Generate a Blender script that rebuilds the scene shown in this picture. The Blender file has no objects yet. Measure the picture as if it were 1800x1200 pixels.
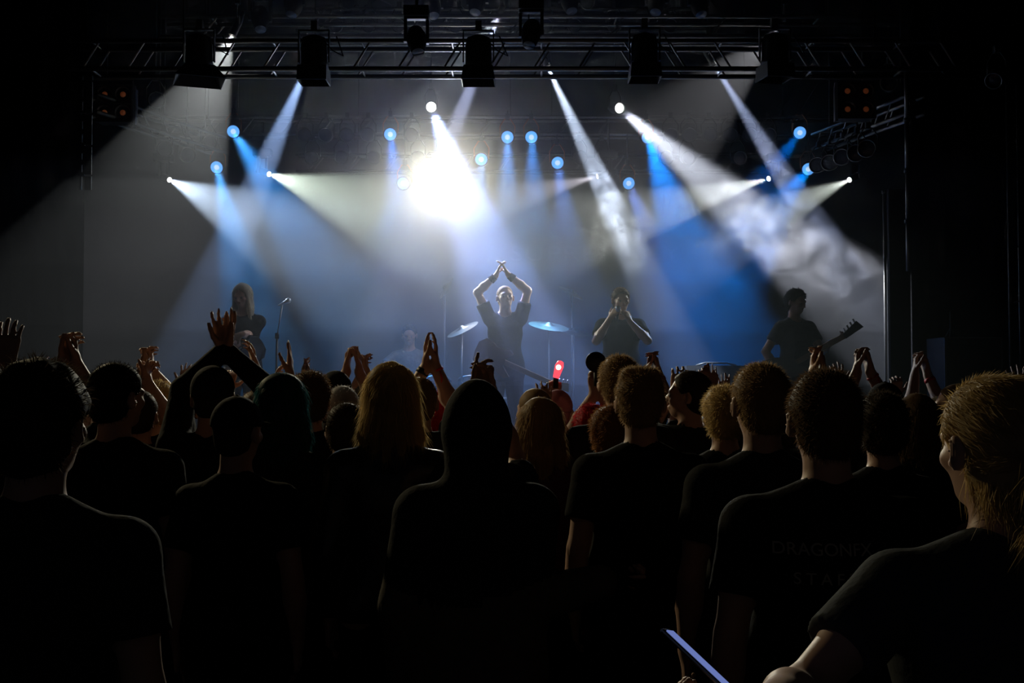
import bpy, bmesh, math, random
import numpy as np
from mathutils import Vector, Matrix

SC = bpy.context.scene
COL = SC.collection
RNG = random.Random(7)

# ------------------------------------------------------------ camera
F_PX, CAM_Z = 2000.0, 1.78
PITCH = math.atan(65.0 / F_PX)
cam_data = bpy.data.cameras.new('camera')
cam_data.sensor_width = 36.0
cam_data.lens = 36.0 * F_PX / 1800.0
cam_data.clip_start = 0.05
cam = bpy.data.objects.new('camera', cam_data)
COL.objects.link(cam)
cam.location = (0, 0, CAM_Z)
cam.rotation_euler = (math.pi / 2 + PITCH, 0, 0)
SC.camera = cam

# ------------------------------------------------------------ world, exposure
SC.view_settings.view_transform = 'Standard'
SC.view_settings.look = 'None'
SC.view_settings.exposure = 0.0
SC.view_settings.gamma = 1.0
SC.view_settings.use_curve_mapping = False
SC.cycles.volume_bounces = 0
SC.cycles.max_bounces = 3
SC.cycles.diffuse_bounces = 1
SC.cycles.glossy_bounces = 1
SC.cycles.transmission_bounces = 2
SC.cycles.transparent_max_bounces = 24
SC.cycles.sample_clamp_indirect = 3.0
SC.cycles.use_denoising = True
SC.cycles.use_adaptive_sampling = False
world = bpy.data.worlds.new('dark_hall')
SC.world = world
world.use_nodes = True
world.node_tree.nodes['Background'].inputs[0].default_value = (0.75, 0.8, 1.0, 1)
world.node_tree.nodes['Background'].inputs[1].default_value = 0.010


def P(px, py, Y):
    """The point on the plane at depth Y that stands at this place in the photograph."""
    a = (px - 900) / F_PX
    b = (600 - py) / F_PX
    d = Vector((a, math.cos(PITCH) - b * math.sin(PITCH), math.sin(PITCH) + b * math.cos(PITCH)))
    d *= Y / d.y
    return Vector((d.x, d.y, CAM_Z + d.z))


# ------------------------------------------------------------ stage lamps (beams): position, aim, cone, power
# name of the lamp kind, lens pixel, depth, aim offset (dx, dy, dz), full cone in degrees, blend, power, colour
WHITE = (1.0, 0.98, 0.95)
COOL = (0.74, 0.84, 1.0)
GREENISH = (0.86, 1.0, 0.88)
BLUE = (0.01, 0.33, 1.0)
BEAMS = [
    # spots on the upper truss, shining down past the front truss
    dict(px=411, py=58, Y=11.65, aim=(-.82, -.50, -2.2), cone=43, blend=.12, w=336, col=(0.96, 1.0, 0.98), kind='top'),
    dict(px=548, py=98, Y=12.6, aim=(-.40, -.05, -1.0), cone=13, blend=.5, w=4800, col=(0.37, 0.56, 1.0), kind='top'),
    dict(px=878, py=26, Y=12.6, aim=(-.38, -.10, -1.0), cone=9, blend=.5, w=6200, col=(0.58, 0.65, 1.0), kind='top'),
    dict(px=872, py=32, Y=12.8, aim=(-.75, .10, -1.0), cone=26, blend=.3, w=275, col=(0.8, 0.92, 1.0), kind='top'),
    dict(px=960, py=112, Y=12.6, aim=(.45, -.05, -1.0), cone=11, blend=.5, w=6880, col=(0.65, 0.77, 1.0), kind='top'),
    dict(px=1254, py=112, Y=12.6, aim=(.60, -.05, -1.0), cone=11, blend=.5, w=2925, col=(0.54, 0.65, 1.0), kind='top'),
    dict(px=1368, py=52, Y=12.6, aim=(-.98, -.05, -1.0), cone=40, blend=.25, w=169, col=(0.95, 0.95, 1.0), kind='top'),
    # big profile spots in the middle of the rig
    dict(px=758, py=188, Y=13.6, aim=(0.91, -1.70, -2.52), cone=20, blend=.35, w=5940, col=(0.33, 0.44, 1.0), kind='profile'),
    dict(px=1088, py=190, Y=13.6, aim=(2.18, -0.80, -2.07), cone=19, blend=.35, w=4916, col=(0.81, 0.86, 1.0), kind='profile'),
    # small moving heads under the back truss
    dict(px=298, py=316, Y=14.2, aim=(2.23, -2.00, -1.14), cone=26, blend=0.5, w=1392, col=(0.62, 0.78, 1.0), kind='mover'),
    dict(px=473, py=306, Y=14.2, aim=(1.80, -1.70, -0.80), cone=25, blend=0.45, w=1292, col=(0.84, 1.0, 0.84), kind='mover'),
    dict(px=1050, py=310, Y=14.2, aim=(-.96, -.15, -.27), cone=22, blend=.2, w=595, col=(0.94, 0.88, 1.0), kind='mover'),
    dict(px=1351, py=314, Y=14.2, aim=(-1.74, -1.30, -0.64), cone=17, blend=0.4, w=1350, col=(0.93, 1.0, 0.93), kind='mover'),
    dict(px=1493, py=316, Y=14.2, aim=(-1.41, -1.10, -0.70), cone=20, blend=0.4, w=632, col=(0.91, 1.0, 0.91), kind='mover'),
]
BLUES = [(410, 231, (.55, -.3, -.8)), (381, 294, (.30, -.3, -.9)), (686, 236, (.15, -.4, -.9)), (709, 322, (-.3, -.4, -.85)),
         (846, 280, (0, -.5, -.85)), (892, 241, (0, -.4, -.9)), (934, 241, (.03, -.4, -.9)), (980, 286, (.1, -.4, -.9)),
         (1105, 322, (.25, -.4, -.85)), (1138, 241, (.25, -.3, -.9)), (1406, 233, (-.6, -.3, -.75)), (1421, 297, (-.55, -.4, -.6))]
BLUE_W = [3300, 3060, 1800, 600, 1040, 2090, 1710, 1300, 1190, 4760, 1000, 1300]
BLUE_COL = [(0.05, 0.36, 1.0), (0.06, 0.39, 1.0), (0.02, 0.22, 1.0), (0.08, 0.33, 1.0), (0.12, 0.37, 1.0), (0.09, 0.36, 1.0), (0.06, 0.33, 1.0), (0.1, 0.3, 1.0), (0.04, 0.21, 1.0), (0.0, 0.25, 1.0), (0.0, 0.2, 1.0), (0.0, 0.24, 1.0)]
BLUE_CONE = [26, 26, 26, 24, 26, 24, 24, 26, 28, 32, 24, 36]


def spot(name, loc, direction, cone, blend, watts, col, radius=.02):
    ld = bpy.data.lights.new(name, 'SPOT')
    ld.energy = watts
    ld.spot_size = math.radians(cone)
    ld.spot_blend = blend
    ld.color = col
    ld.shadow_soft_size = radius
    ld.cycles.max_bounces = 2
    o = bpy.data.objects.new(name, ld)
    COL.objects.link(o)
    o.location = loc
    o.rotation_euler = Vector(direction).to_track_quat('-Z', 'Y').to_euler()
    return o


for b in BEAMS:
    d = Vector(b['aim']).normalized()
    spot('beam_light', P(b['px'], b['py'], b['Y']) + d * (.09 if b['kind'] == 'profile' else .02), d, b['cone'], b['blend'], b['w'], b['col'], .055 if b['kind'] == 'profile' else .02)
for (px, py, a), w, c, bc_ in zip(BLUES, BLUE_W, BLUE_CONE, BLUE_COL):
    d = Vector(a).normalized()
    spot('blue_light', P(px, py, 14.2) + d * .02, d, c, .5, w, bc_, .05)
# the blinding lamp that faces the hall, and the wash it throws over the crowd
SUN = P(768, 316, 14.15)
spot('blinder_light', SUN + Vector((0, -.12, 0)), (.08, -1, -.28), 125, .9, 100, (.45, .56, 1.0), .10)
spot('blinder_light', SUN + Vector((0, -.10, 0)), (.20, -.55, -.80), 48, .7, 850, (.43, .54, 1.0), .08)
spot('blinder_light', SUN + Vector((0, -.115, 0)), (.10, -1, -.21), 38, .5, 1450, (1.0, .95, .70), .10)
# added lights with no fixture: warm rim from the left, fill over front rows
spot('added_crowd_light', Vector((-4.6, 9.2, 4.3)), Vector((.95, 3.6, 1.6)) - Vector((-4.6, 9.2, 4.3)), 38, .7, 480, (1.0, .84, .50), .10)
spot('added_crowd_light', Vector((-1.9, 7.4, 6.9)), (.03, -.14, -1), 34, .8, 40, (1.0, .86, .68), .10)



# ------------------------------------------------------------ materials
def mat(name, col, rough=.6, metal=0., spec=.5, emit=None, strength=0., noise=None, bump=None, translucent=0., sheen=0.):
    m = bpy.data.materials.new(name)
    m.use_nodes = True
    nt = m.node_tree
    b = nt.nodes['Principled BSDF']
    b.inputs['Base Color'].default_value = (*col, 1)
    b.inputs['Roughness'].default_value = rough
    b.inputs['Metallic'].default_value = metal
    b.inputs['Specular IOR Level'].default_value = spec
    if sheen:
        b.inputs['Sheen Weight'].default_value = sheen
    if emit:
        b.inputs['Emission Color'].default_value = (*emit, 1)
        b.inputs['Emission Strength'].default_value = strength
        m.cycles.emission_sampling = 'NONE'
    if noise:
        scale, amount = noise
        tc = nt.nodes.new('ShaderNodeTexCoord')
        n = nt.nodes.new('ShaderNodeTexNoise')
        n.inputs['Scale'].default_value = scale
        n.inputs['Detail'].default_value = 3
        r = nt.nodes.new('ShaderNodeMapRange')
        r.inputs['To Min'].default_value = 1 - amount
        r.inputs['To Max'].default_value = 1 + amount
        mx = nt.nodes.new('ShaderNodeVectorMath')
        mx.operation = 'SCALE'
        mx.inputs[0].default_value = col
        nt.links.new(tc.outputs['Object'], n.inputs['Vector'])
        nt.links.new(n.outputs['Fac'], r.inputs['Value'])
        nt.links.new(r.outputs['Result'], mx.inputs['Scale'])
        nt.links.new(mx.outputs['Vector'], b.inputs['Base Color'])
        if bump:
            bp = nt.nodes.new('ShaderNodeBump')
            bp.inputs['Strength'].default_value = bump
            bp.inputs['Distance'].default_value = .01
            nt.links.new(n.outputs['Fac'], bp.inputs['Height'])
            nt.links.new(bp.outputs['Normal'], b.inputs['Normal'])
    if translucent:
        tr = nt.nodes.new('ShaderNodeBsdfTranslucent')
        tr.inputs['Color'].default_value = (*col, 1)
        ms = nt.nodes.new('ShaderNodeMixShader')
        ms.inputs['Fac'].default_value = translucent
        nt.links.new(b.outputs[0], ms.inputs[1])
        nt.links.new(tr.outputs[0], ms.inputs[2])
        nt.links.new(ms.outputs[0], nt.nodes['Material Output'].inputs['Surface'])
    return m


M = dict(
    black_paint=mat('black_paint', (.012, .012, .013), .55, noise=(6, .3)),
    drape=mat('drape', (.010, .010, .012), .9, spec=.1, noise=(3, .3)),
    backdrop=mat('backdrop', (.007, .008, .011), .9, spec=.1, noise=(2, .3)),
    print_grey=mat('print_grey', (.035, .038, .045), .8, spec=.1),
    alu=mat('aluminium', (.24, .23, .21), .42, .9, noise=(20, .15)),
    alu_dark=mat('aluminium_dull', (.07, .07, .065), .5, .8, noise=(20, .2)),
    steel=mat('steel', (.55, .56, .58), .3, 1.0),
    floor=mat('hall_floor', (.02, .018, .017), .6, noise=(4, .4)),
    stage=mat('stage_deck', (.02, .02, .022), .45, noise=(3, .4)),
    lens_dark=mat('lens_dark', (.03, .035, .05), .15),
    lens_amber=mat('lens_amber', (.5, .16, .07), .3, emit=(1.0, .25, .08), strength=.03),
    lens_white=mat('lens_white', (1, 1, 1), .3, emit=(1, 1, .98), strength=6.0),
    lens_sun=mat('lens_sun', (1, 1, 1), .3, emit=(1, .98, .92), strength=40.0),
    lens_blue=mat('lens_blue', (.1, .3, .9), .3, emit=(.12, .42, 1.0), strength=1.35),
    lens_core=mat('lens_core', (.5, .7, .9), .3, emit=(.55, .75, 1.0), strength=1.3),
    copper=mat('copper_trim', (.55, .22, .10), .35, 1.0),
)


# ------------------------------------------------------------ object helpers
def link(name, mesh, parent=None, m=None, smooth=False):
    if m is not None:
        mesh.materials.clear()
        mesh.materials.append(m)
    if smooth:
        mesh.polygons.foreach_set('use_smooth', [True] * len(mesh.polygons))
    o = bpy.data.objects.new(name, mesh)
    COL.objects.link(o)
    if parent:
        o.parent = parent
    return o


def empty(name, loc, label, cat, group=None, rot=None):
    o = bpy.data.objects.new(name, None)
    o.empty_display_size = .1
    COL.objects.link(o)
    o.location = loc
    if rot:
        o.rotation_euler = rot
    return tag(o, label, cat, group)


def tag(o, label=None, cat=None, group=None, kind=None):
    if label:
        o['label'] = label
    if cat:
        o['category'] = cat
    if group:
        o['group'] = group
    if kind:
        o['kind'] = kind
    return o


class MB:
    """collects simple solids into one mesh"""
    def __init__(s):
        s.v, s.f = [], []

    def box(s, c, size, R=None):
        c = Vector(c)
        n = len(s.v)
        for x in (-.5, .5):
            for y in (-.5, .5):
                for z in (-.5, .5):
                    p = Vector((x * size[0], y * size[1], z * size[2]))
                    if R:
                        p = R @ p
                    s.v.append(tuple(c + p))
        for q in ((0, 1, 3, 2), (4, 6, 7, 5), (0, 4, 5, 1), (2, 3, 7, 6), (0, 2, 6, 4), (1, 5, 7, 3)):
            s.f.append(tuple(n + i for i in q))
        return s

    def rings(s, pts, radii, seg=10, cap=True, up=None):
        """a tube through pts with a radius at each"""
        pts = [Vector(p) for p in pts]
        prev = None
        base = len(s.v)
        ref = None
        for i, p in enumerate(pts):
            if i == 0:
                t = pts[1] - p
            elif i == len(pts) - 1:
                t = p - pts[i - 1]
            else:
                t = pts[i + 1] - pts[i - 1]
            if t.length < 1e-7:
                t = prev
            t = t.normalized()
            if ref is None:
                ref = Vector(up) if up else (Vector((0, 0, 1)) if abs(t.z) < .9 else Vector((1, 0, 0)))
            a = t.cross(ref)
            if a.length < 1e-5:
                a = t.cross(Vector((1, .3, 0)))
            a.normalize()
            b = a.cross(t)
            ref = b
            prev = t
            for k in range(seg):
                an = 2 * math.pi * k / seg
                s.v.append(tuple(p + (a * math.cos(an) + b * math.sin(an)) * radii[i]))
        for i in range(len(pts) - 1):
            for k in range(seg):
                k2 = (k + 1) % seg
                s.f.append((base + i * seg + k, base + i * seg + k2, base + (i + 1) * seg + k2, base + (i + 1) * seg + k))
        if cap:
            s.f.append(tuple(base + k for k in reversed(range(seg))))
            e = base + (len(pts) - 1) * seg
            s.f.append(tuple(e + k for k in range(seg)))
        return s

    def tube(s, a, b, r, seg=8, r2=None):
        return s.rings([a, b], [r, r if r2 is None else r2], seg)

    def lathe(s, origin, axis, profile, seg=16, cap=False):
        """profile: list of (distance along axis, radius)"""
        origin, axis = Vector(origin), Vector(axis).normalized()
        ref = Vector((0, 0, 1)) if abs(axis.z) < .9 else Vector((1, 0, 0))
        a = axis.cross(ref).normalized()
        b = a.cross(axis)
        base = len(s.v)
        for h, r in profile:
            for k in range(seg):
                an = 2 * math.pi * k / seg
                s.v.append(tuple(origin + axis * h + (a * math.cos(an) + b * math.sin(an)) * r))
        for i in range(len(profile) - 1):
            for k in range(seg):
                k2 = (k + 1) % seg
                s.f.append((base + i * seg + k, base + i * seg + k2, base + (i + 1) * seg + k2, base + (i + 1) * seg + k))
        if cap:
            s.f.append(tuple(base + k for k in reversed(range(seg))))
            e = base + (len(profile) - 1) * seg
            s.f.append(tuple(e + k for k in range(seg)))
        return s

    def torus(s, c, axis, R_, r, seg=20, sub=6):
        c, axis = Vector(c), Vector(axis).normalized()
        ref = Vector((0, 0, 1)) if abs(axis.z) < .9 else Vector((1, 0, 0))
        a = axis.cross(ref).normalized()
        b = a.cross(axis)
        base = len(s.v)
        for i in range(seg):
            an = 2 * math.pi * i / seg
            rad = a * math.cos(an) + b * math.sin(an)
            for k in range(sub):
                bn = 2 * math.pi * k / sub
                s.v.append(tuple(c + rad * (R_ + r * math.cos(bn)) + axis * r * math.sin(bn)))
        for i in range(seg):
            for k in range(sub):
                i2, k2 = (i + 1) % seg, (k + 1) % sub
                s.f.append((base + i * sub + k, base + i2 * sub + k, base + i2 * sub + k2, base + i * sub + k2))
        return s

    def mesh(s, name='mesh'):
        me = bpy.data.meshes.new(name)
        me.from_pydata(s.v, [], s.f)
        me.update()
        return me

    def build(s, name, m, parent=None, smooth=False):
        return link(name, s.mesh(name), parent, m, smooth)


def structure(o):
    o['kind'] = 'structure'
    return o
# ------------------------------------------------------------ haze: real scattering air over the stage
def haze_material(density):
    m = bpy.data.materials.new('stage_haze')
    m.use_nodes = True
    nt = m.node_tree
    nt.nodes.remove(nt.nodes['Principled BSDF'])
    v = nt.nodes.new('ShaderNodeVolumeScatter')
    v.inputs['Color'].default_value = (.95, .97, 1, 1)
    v.inputs['Density'].default_value = density
    v.inputs['Anisotropy'].default_value = .25
    nt.links.new(v.outputs[0], nt.nodes['Material Output'].inputs['Volume'])
    return m


# the warm air holds the haze up: thick in the rig, thinner towards the deck
for z0, z1, dens in ((.93, 1.7, .030), (1.7, 2.3, .042), (2.3, 2.9, .058), (2.9, 3.5, .078), (3.5, 7.2, .105)):
    hz = MB().box((0, 13.85, (z0 + z1) / 2), (13.6, 5.6, z1 - z0 - .002)).build('haze', haze_material(dens))
    tag(hz, 'theatrical haze over the stage ' + ('hanging thick in the lighting rig' if z1 > 7 else 'in a layer %s' % {
        1.7: 'just over the stage floor, almost clear', 2.3: 'at the height of the players', 2.9: 'at the height of the raised arms of the singer', 3.5: 'just above the players'}[z1]), 'haze', kind='stuff')
hz = MB().box((0, 10.22, 1.87), (13.6, 1.64, 3.64)).build('haze', haze_material(.042))
tag(hz, 'thin theatrical haze drifting out over the front rows', 'haze', kind='stuff')


def smoke_material(name, density, scale, seed, lo=.5, hi=.75):
    m = bpy.data.materials.new(name)
    m.use_nodes = True
    m.cycles.volume_step_rate = .7
    nt = m.node_tree
    nt.nodes.remove(nt.nodes['Principled BSDF'])
    v = nt.nodes.new('ShaderNodeVolumeScatter')
    v.inputs['Color'].default_value = (.97, .97, 1, 1)
    v.inputs['Anisotropy'].default_value = .25
    tc = nt.nodes.new('ShaderNodeTexCoord')
    n = nt.nodes.new('ShaderNodeTexNoise')
    n.noise_dimensions = '4D'
    n.inputs['W'].default_value = seed
    n.inputs['Scale'].default_value = scale
    n.inputs['Detail'].default_value = 4
    n.inputs['Distortion'].default_value = 1.0
    r = nt.nodes.new('ShaderNodeMapRange')
    r.inputs['From Min'].default_value = lo
    r.inputs['From Max'].default_value = hi
    r.inputs['To Max'].default_value = density
    # thins out towards the skin of the puff (object space: unit ball)
    ln = nt.nodes.new('ShaderNodeVectorMath')
    ln.operation = 'LENGTH'
    e = nt.nodes.new('ShaderNodeMapRange')
    e.interpolation_type = 'SMOOTHSTEP'
    e.inputs['From Min'].default_value = .35
    e.inputs['From Max'].default_value = 1.0
    e.inputs['To Min'].default_value = 1
    e.inputs['To Max'].default_value = 0
    mu = nt.nodes.new('ShaderNodeMath')
    mu.operation = 'MULTIPLY'
    L = nt.links.new
    L(tc.outputs['Object'], n.inputs['Vector'])
    L(tc.outputs['Object'], ln.inputs[0])
    L(ln.outputs['Value'], e.inputs['Value'])
    L(n.outputs['Fac'], r.inputs['Value'])
    L(r.outputs['Result'], mu.inputs[0])
    L(e.outputs['Result'], mu.inputs[1])
    L(mu.outputs[0], v.inputs['Density'])
    L(v.outputs[0], nt.nodes['Material Output'].inputs['Volume'])
    return m


def puff(px, py, Y, size, density, scale, seed, label, lo=.42, hi=.7):
    bm = bmesh.new()
    bmesh.ops.create_icosphere(bm, subdivisions=2, radius=1.08)
    me = bpy.data.meshes.new('smoke')
    bm.to_mesh(me)
    bm.free()
    o = link('smoke', me, None, smoke_material('smoke', density, scale, seed, lo, hi))
    o.location = P(px, py, Y)
    o.scale = size
    return tag(o, label, 'smoke', kind='stuff')


puff(1430, 390, 12.7, (1.7, 1.2, 1.3), 1.0, 3.6, 3.1, 'drifting grey smoke cloud over the bassist at the right of the stage', .50, .72)
puff(1085, 375, 12.6, (.65, .6, .85), .8, 2.6, 8.4, 'small curling smoke wisp above the man with hands at his mouth', .47, .70)

# ------------------------------------------------------------ hall shell
STAGE_Z = .92
structure(MB().box((0, 8, -.1), (16, 24, .2)).build('floor', M['floor']))
structure(MB().box((-7.6, 8, 3.7), (.3, 24, 7.8)).build('wall_left', M['black_paint']))
structure(MB().box((7.6, 8, 3.7), (.3, 24, 7.8)).build('wall_right', M['black_paint']))
structure(MB().box((0, 18.2, 3.7), (15.5, .3, 7.8)).build('wall_back', M['black_paint']))
structure(MB().box((0, 8, 7.65), (15.5, 24, .2)).build('ceiling', M['black_paint']))
structure(MB().box((0, 14.4, STAGE_Z / 2 + .001), (13.6, 6.9, STAGE_Z)).build('stage', M['stage']))
# girders under the roof
for (x0, y0, x1, y1, Yg) in ((560, -40, 700, 30, 16.0), (690, -30, 560, 40, 16.0), (1180, -60, 1265, 42, 16.0), (1560, -60, 1490, 20, 16.5),
                             (1445, 110, 1335, 285, 15.8), (300, 60, 470, -60, 15.5)):
    a, b = P(x0, y0, Yg), P(x1, y1, Yg)
    m = MB()
    dv = (b - a)
    R = dv.to_track_quat('X', 'Z').to_matrix()
    m.box((a + b) / 2, (dv.length, .05, .22), R)
    for sg in (-1, 1):
        m.box((a + b) / 2 + R @ Vector((0, 0, sg * .11)), (dv.length, .14, .02), R)
    structure(m.build('roof_beam', M['alu_dark']))
# ------------------------------------------------------------ trusses
_mesh = {}


def shared(key, make):
    if key not in _mesh:
        _mesh[key] = make()
    return _mesh[key]


def truss(a, b, label, w=.29, hgt=.26, spacing=.44, r=.024, slope=1, group=None, flip_mid=False, material='alu', hang=True):
    """box truss from a to b (its lower front chord): four chords, braces and cross pieces as parts"""
    a, b = Vector(a), Vector(b)
    ax = (b - a).normalized()
    up = Vector((0, 0, 1))
    back = ax.cross(up) * -1
    if back.y < 0:
        back = -back
    root = empty('truss', a, label, 'truss', group)
    Lh = (b - a).length
    inv = root.matrix_world
    for c in ((0, 0), (0, 1), (1, 0), (1, 1)):
        o = back * w * c[0] + up * hgt * c[1]
        MB().tube(o, o + ax * Lh, r, 10).build('chord', M[material], root, True)
    if hang:
        for f in (.12, .5, .88):
            MB().tube(ax * Lh * f + back * w / 2 + up * hgt, Vector((0, 0, 7.545 - a.z)) + (ax * Lh * f + back * w / 2) * Vector((1, 1, 0)), .008, 6).build('hoist_chain', M['alu_dark'], root)
    n = int(Lh / spacing)
    for i in range(n):
        t = (i + .5) * spacing
        sl = slope
        if flip_mid and (a + ax * t).x > .9:
            sl = -slope
        for yb in (0, 1):
            key = ('brace', round(hgt, 3), round(ax.x, 2), round(ax.y, 2), round(ax.z, 2), sl)
            me = shared(key, lambda: MB().tube(-ax * .085 * sl - up * hgt / 2, ax * .085 * sl + up * hgt / 2, r * .42, 6).mesh())
            o = link('brace', me, root, M[material] if not me.materials else None)
            o.location = ax * t + back * w * yb + up * hgt / 2
        if i % 2 == 0:
            for zb in (0, 1):
                key = ('cross', round(w, 3), round(ax.x, 2), round(ax.y, 2))
                me = shared(key, lambda: MB().tube(Vector((0, 0, 0)), back * w, r * .42, 6).mesh())
                o = link('cross_brace', me, root, M[material] if not me.materials else None)
                o.location = ax * t + up * hgt * zb
    return root


pa, pb = P(120, 121, 11.0), P(1740, 121, 11.0)
pb.z = pa.z
truss(pa, pb, 'long aluminium box truss across the front of the stage carrying the barn door lamps', hgt=.275, flip_mid=True)
pa, pb = P(280, 64, 12.2), P(1620, 64, 12.2)
truss(pa, pb, 'upper aluminium truss above and behind the front truss', hgt=.22, spacing=1.1)
pa, pb = P(520, 54, 13.3), P(1240, 54, 13.3)
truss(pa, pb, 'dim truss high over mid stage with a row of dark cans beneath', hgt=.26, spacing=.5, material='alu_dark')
pa, pb = P(262, 236, 14.3), P(1532, 236, 14.3)
truss(pa, pb, 'back truss over the drums holding the blue lamps', hgt=.22, spacing=.5, w=.22, material='alu')
pa, pb = P(520, 300, 14.9), P(1420, 300, 14.9)
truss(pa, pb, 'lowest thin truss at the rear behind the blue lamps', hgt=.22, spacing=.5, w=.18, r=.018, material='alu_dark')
truss(P(1428, 262, 14.0), P(1592, 200, 11.4), 'side truss sloping up to the right edge of the stage with open cans below', hgt=.18, spacing=.4, w=.2, r=.02)
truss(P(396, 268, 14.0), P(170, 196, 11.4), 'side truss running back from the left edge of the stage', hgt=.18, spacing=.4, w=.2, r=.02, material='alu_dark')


# ------------------------------------------------------------ lamps
def lamp_can(loc, aim, label, lens, group=None, r=.085, length=.22, body='black_paint', rim='alu_dark', cat='stage lamp', name='par_can', yoke_up=.22, core=None, drop=None):
    """a PAR can: open tube with a rim, a yoke over it and a lens inside"""
    aim = Vector(aim).normalized()
    root = empty(name, loc, label, cat, group)
    k = (round(r, 3), round(length, 3), tuple(round(v, 2) for v in aim))
    me = shared(('can',) + k, lambda: MB().lathe((0, 0, 0), -aim, [(-.03, r * 1.08), (length * .55, r * 1.04), (length * .8, r * .7), (length, r * .45), (length, 0.001),
                                                              (length * .9, .001), (.006, r * .98), (-.03, r * 1.02), (-.03, r * 1.08)], 18).mesh())
    link('can', me, root, M[body] if not me.materials else None, True)
    me = shared(('rim',) + k, lambda: MB().torus(-aim * -.03, aim, r * 1.07, .007, 22, 5).mesh())
    o = link('rim', me, root, None, True)
    if not me.materials:
        me.materials.append(M[rim])
    me = shared(('lens', lens) + k, lambda: MB().lathe((0, 0, 0), aim, [(0, r * .97), (.008, r * .6), (.012, .001)], 18).mesh())
    link('lens', me, root, M[lens] if not me.materials else None, True)
    if core:
        me = shared(('core',) + k, lambda: MB().lathe(aim * .006, aim, [(0, r * .5), (.008, r * .3), (.010, .001)], 14).mesh())
        link('bulb_glow', me, root, M[core] if not me.materials else None, True)
    side = aim.cross(Vector((0, 0, 1)))
    side = side.normalized() if side.length > .05 else Vector((1, 0, 0))
    m = MB()
    c = -aim * length * .4
    top = Vector((0, 0, yoke_up))
    pts = [c + side * r * 1.15, c + side * r * 1.2 + top * .6, c + side * r * .5 + top, c - side * r * .5 + top, c - side * r * 1.2 + top * .6, c - side * r * 1.15]
    m.rings(pts, [.008] * 6, 6)
    m.build('yoke', M['copper' if lens == 'lens_blue' else 'alu_dark'], root, True)
    MB().box(c + top + Vector((0, 0, .03)), (.05, .05, .07)).build('clamp', M['alu_dark'], root)
    if drop:
        q = c + top + Vector((0, 0, .06))
        MB().tube(q, Vector((q.x, q.y, max(q.z + .05, drop - Vector(loc).z))), .009, 6).build('drop_pipe', M['alu_dark'], root)
    return root


ORD = ['first', 'second', 'third', 'fourth', 'fifth', 'sixth', 'seventh', 'eighth', 'ninth', 'tenth', 'eleventh']
BACK_Z = P(900, 236, 14.3).z
MID_Z = P(900, 54, 13.3).z
where = ['far left of the back truss', 'left of the rig, lower of the left pair', 'left of the bright white spot', 'just below left of the blinding lamp',
         'right of the blinding lamp, alone', 'left one of the close centre pair', 'right one of the close centre pair', 'below right of the centre pair',
         'low, above the man with hands at his mouth', 'crossed by the white beam right of centre', 'at the right end of the back truss', 'lower one at the right end, with the strongest blue beam']
for (px, py, a), wtxt in zip(BLUES, where):
    lamp_can(P(px, py, 14.2), (a[0] * .35, -1, -.30), 'lit blue lamp ' + wtxt, 'lens_blue', 'blue lamps on the back truss', r=.078, core='lens_core', drop=BACK_Z)

# unlit cans
for i, px in enumerate((534, 572, 609, 646, 723, 1180, 1212, 1248, 1284, 1318, 1352)):
    lamp_can(P(px, 237, 14.2), (0, -1, -.15), ORD[i] + ' dark unlit can from the left in the upper row of the back truss', 'lens_dark', 'unlit cans of the upper back row', r=.082)
for i, px in enumerate((548, 600, 657, 735, 1020, 1060, 1172, 1210, 1300)):
    lamp_can(P(px, 277, 14.2), (.1, -1, -.2), ORD[i] + ' dark unlit can from the left in the lower row of the back truss', 'lens_dark', 'unlit cans of the lower back row', r=.078, drop=BACK_Z)
for i, px in enumerate((590, 648, 700, 750, 800, 960, 1010, 1080, 1130, 1178)):
    lamp_can(P(px, 45, 13.2), (0, -1, -.25), ORD[i] + ' dim can from the left in the row high over mid stage', 'lens_dark', 'dim cans high over mid stage', r=.075, drop=MID_Z)
    if i % 2 == 0:
        lamp_can(P(px + 22, 4, 13.2), (.1, -1, -.25), ORD[i // 2] + ' dim can from the left above the mid stage row, cut by the top edge', 'lens_dark', 'dim cans above the mid stage row', r=.075, drop=7.545)
for i, (px, py, Y) in enumerate(((1437, 290, 13.6), (1458, 286, 13.3), (1480, 276, 12.9), (1505, 269, 12.3), (1524, 261, 12.0))):
    lamp_can(P(px, py, Y), (-.45, -1, -.15), ORD[i] + ' open can from the left with a thin pale rim under the right side truss', 'lens_dark', 'open cans under the right side truss', r=.085, rim='alu', drop=4.6)
lamp_can(P(1563, 146, 11.6), (-.4, -1, -.1), 'single open can with a pale ring above the right side truss', 'lens_dark', r=.078, rim='alu')
for i, (px, py, Y) in enumerate(((275, 176, 12.0), (290, 262, 13.0), (330, 272, 13.4), (368, 250, 13.9))):
    lamp_can(P(px, py, Y), (.45, -1, -.15), ORD[i] + ' dim open can from the left along the left side truss', 'lens_dark', 'open cans along the left side truss', r=.08, drop=7.545)


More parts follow.
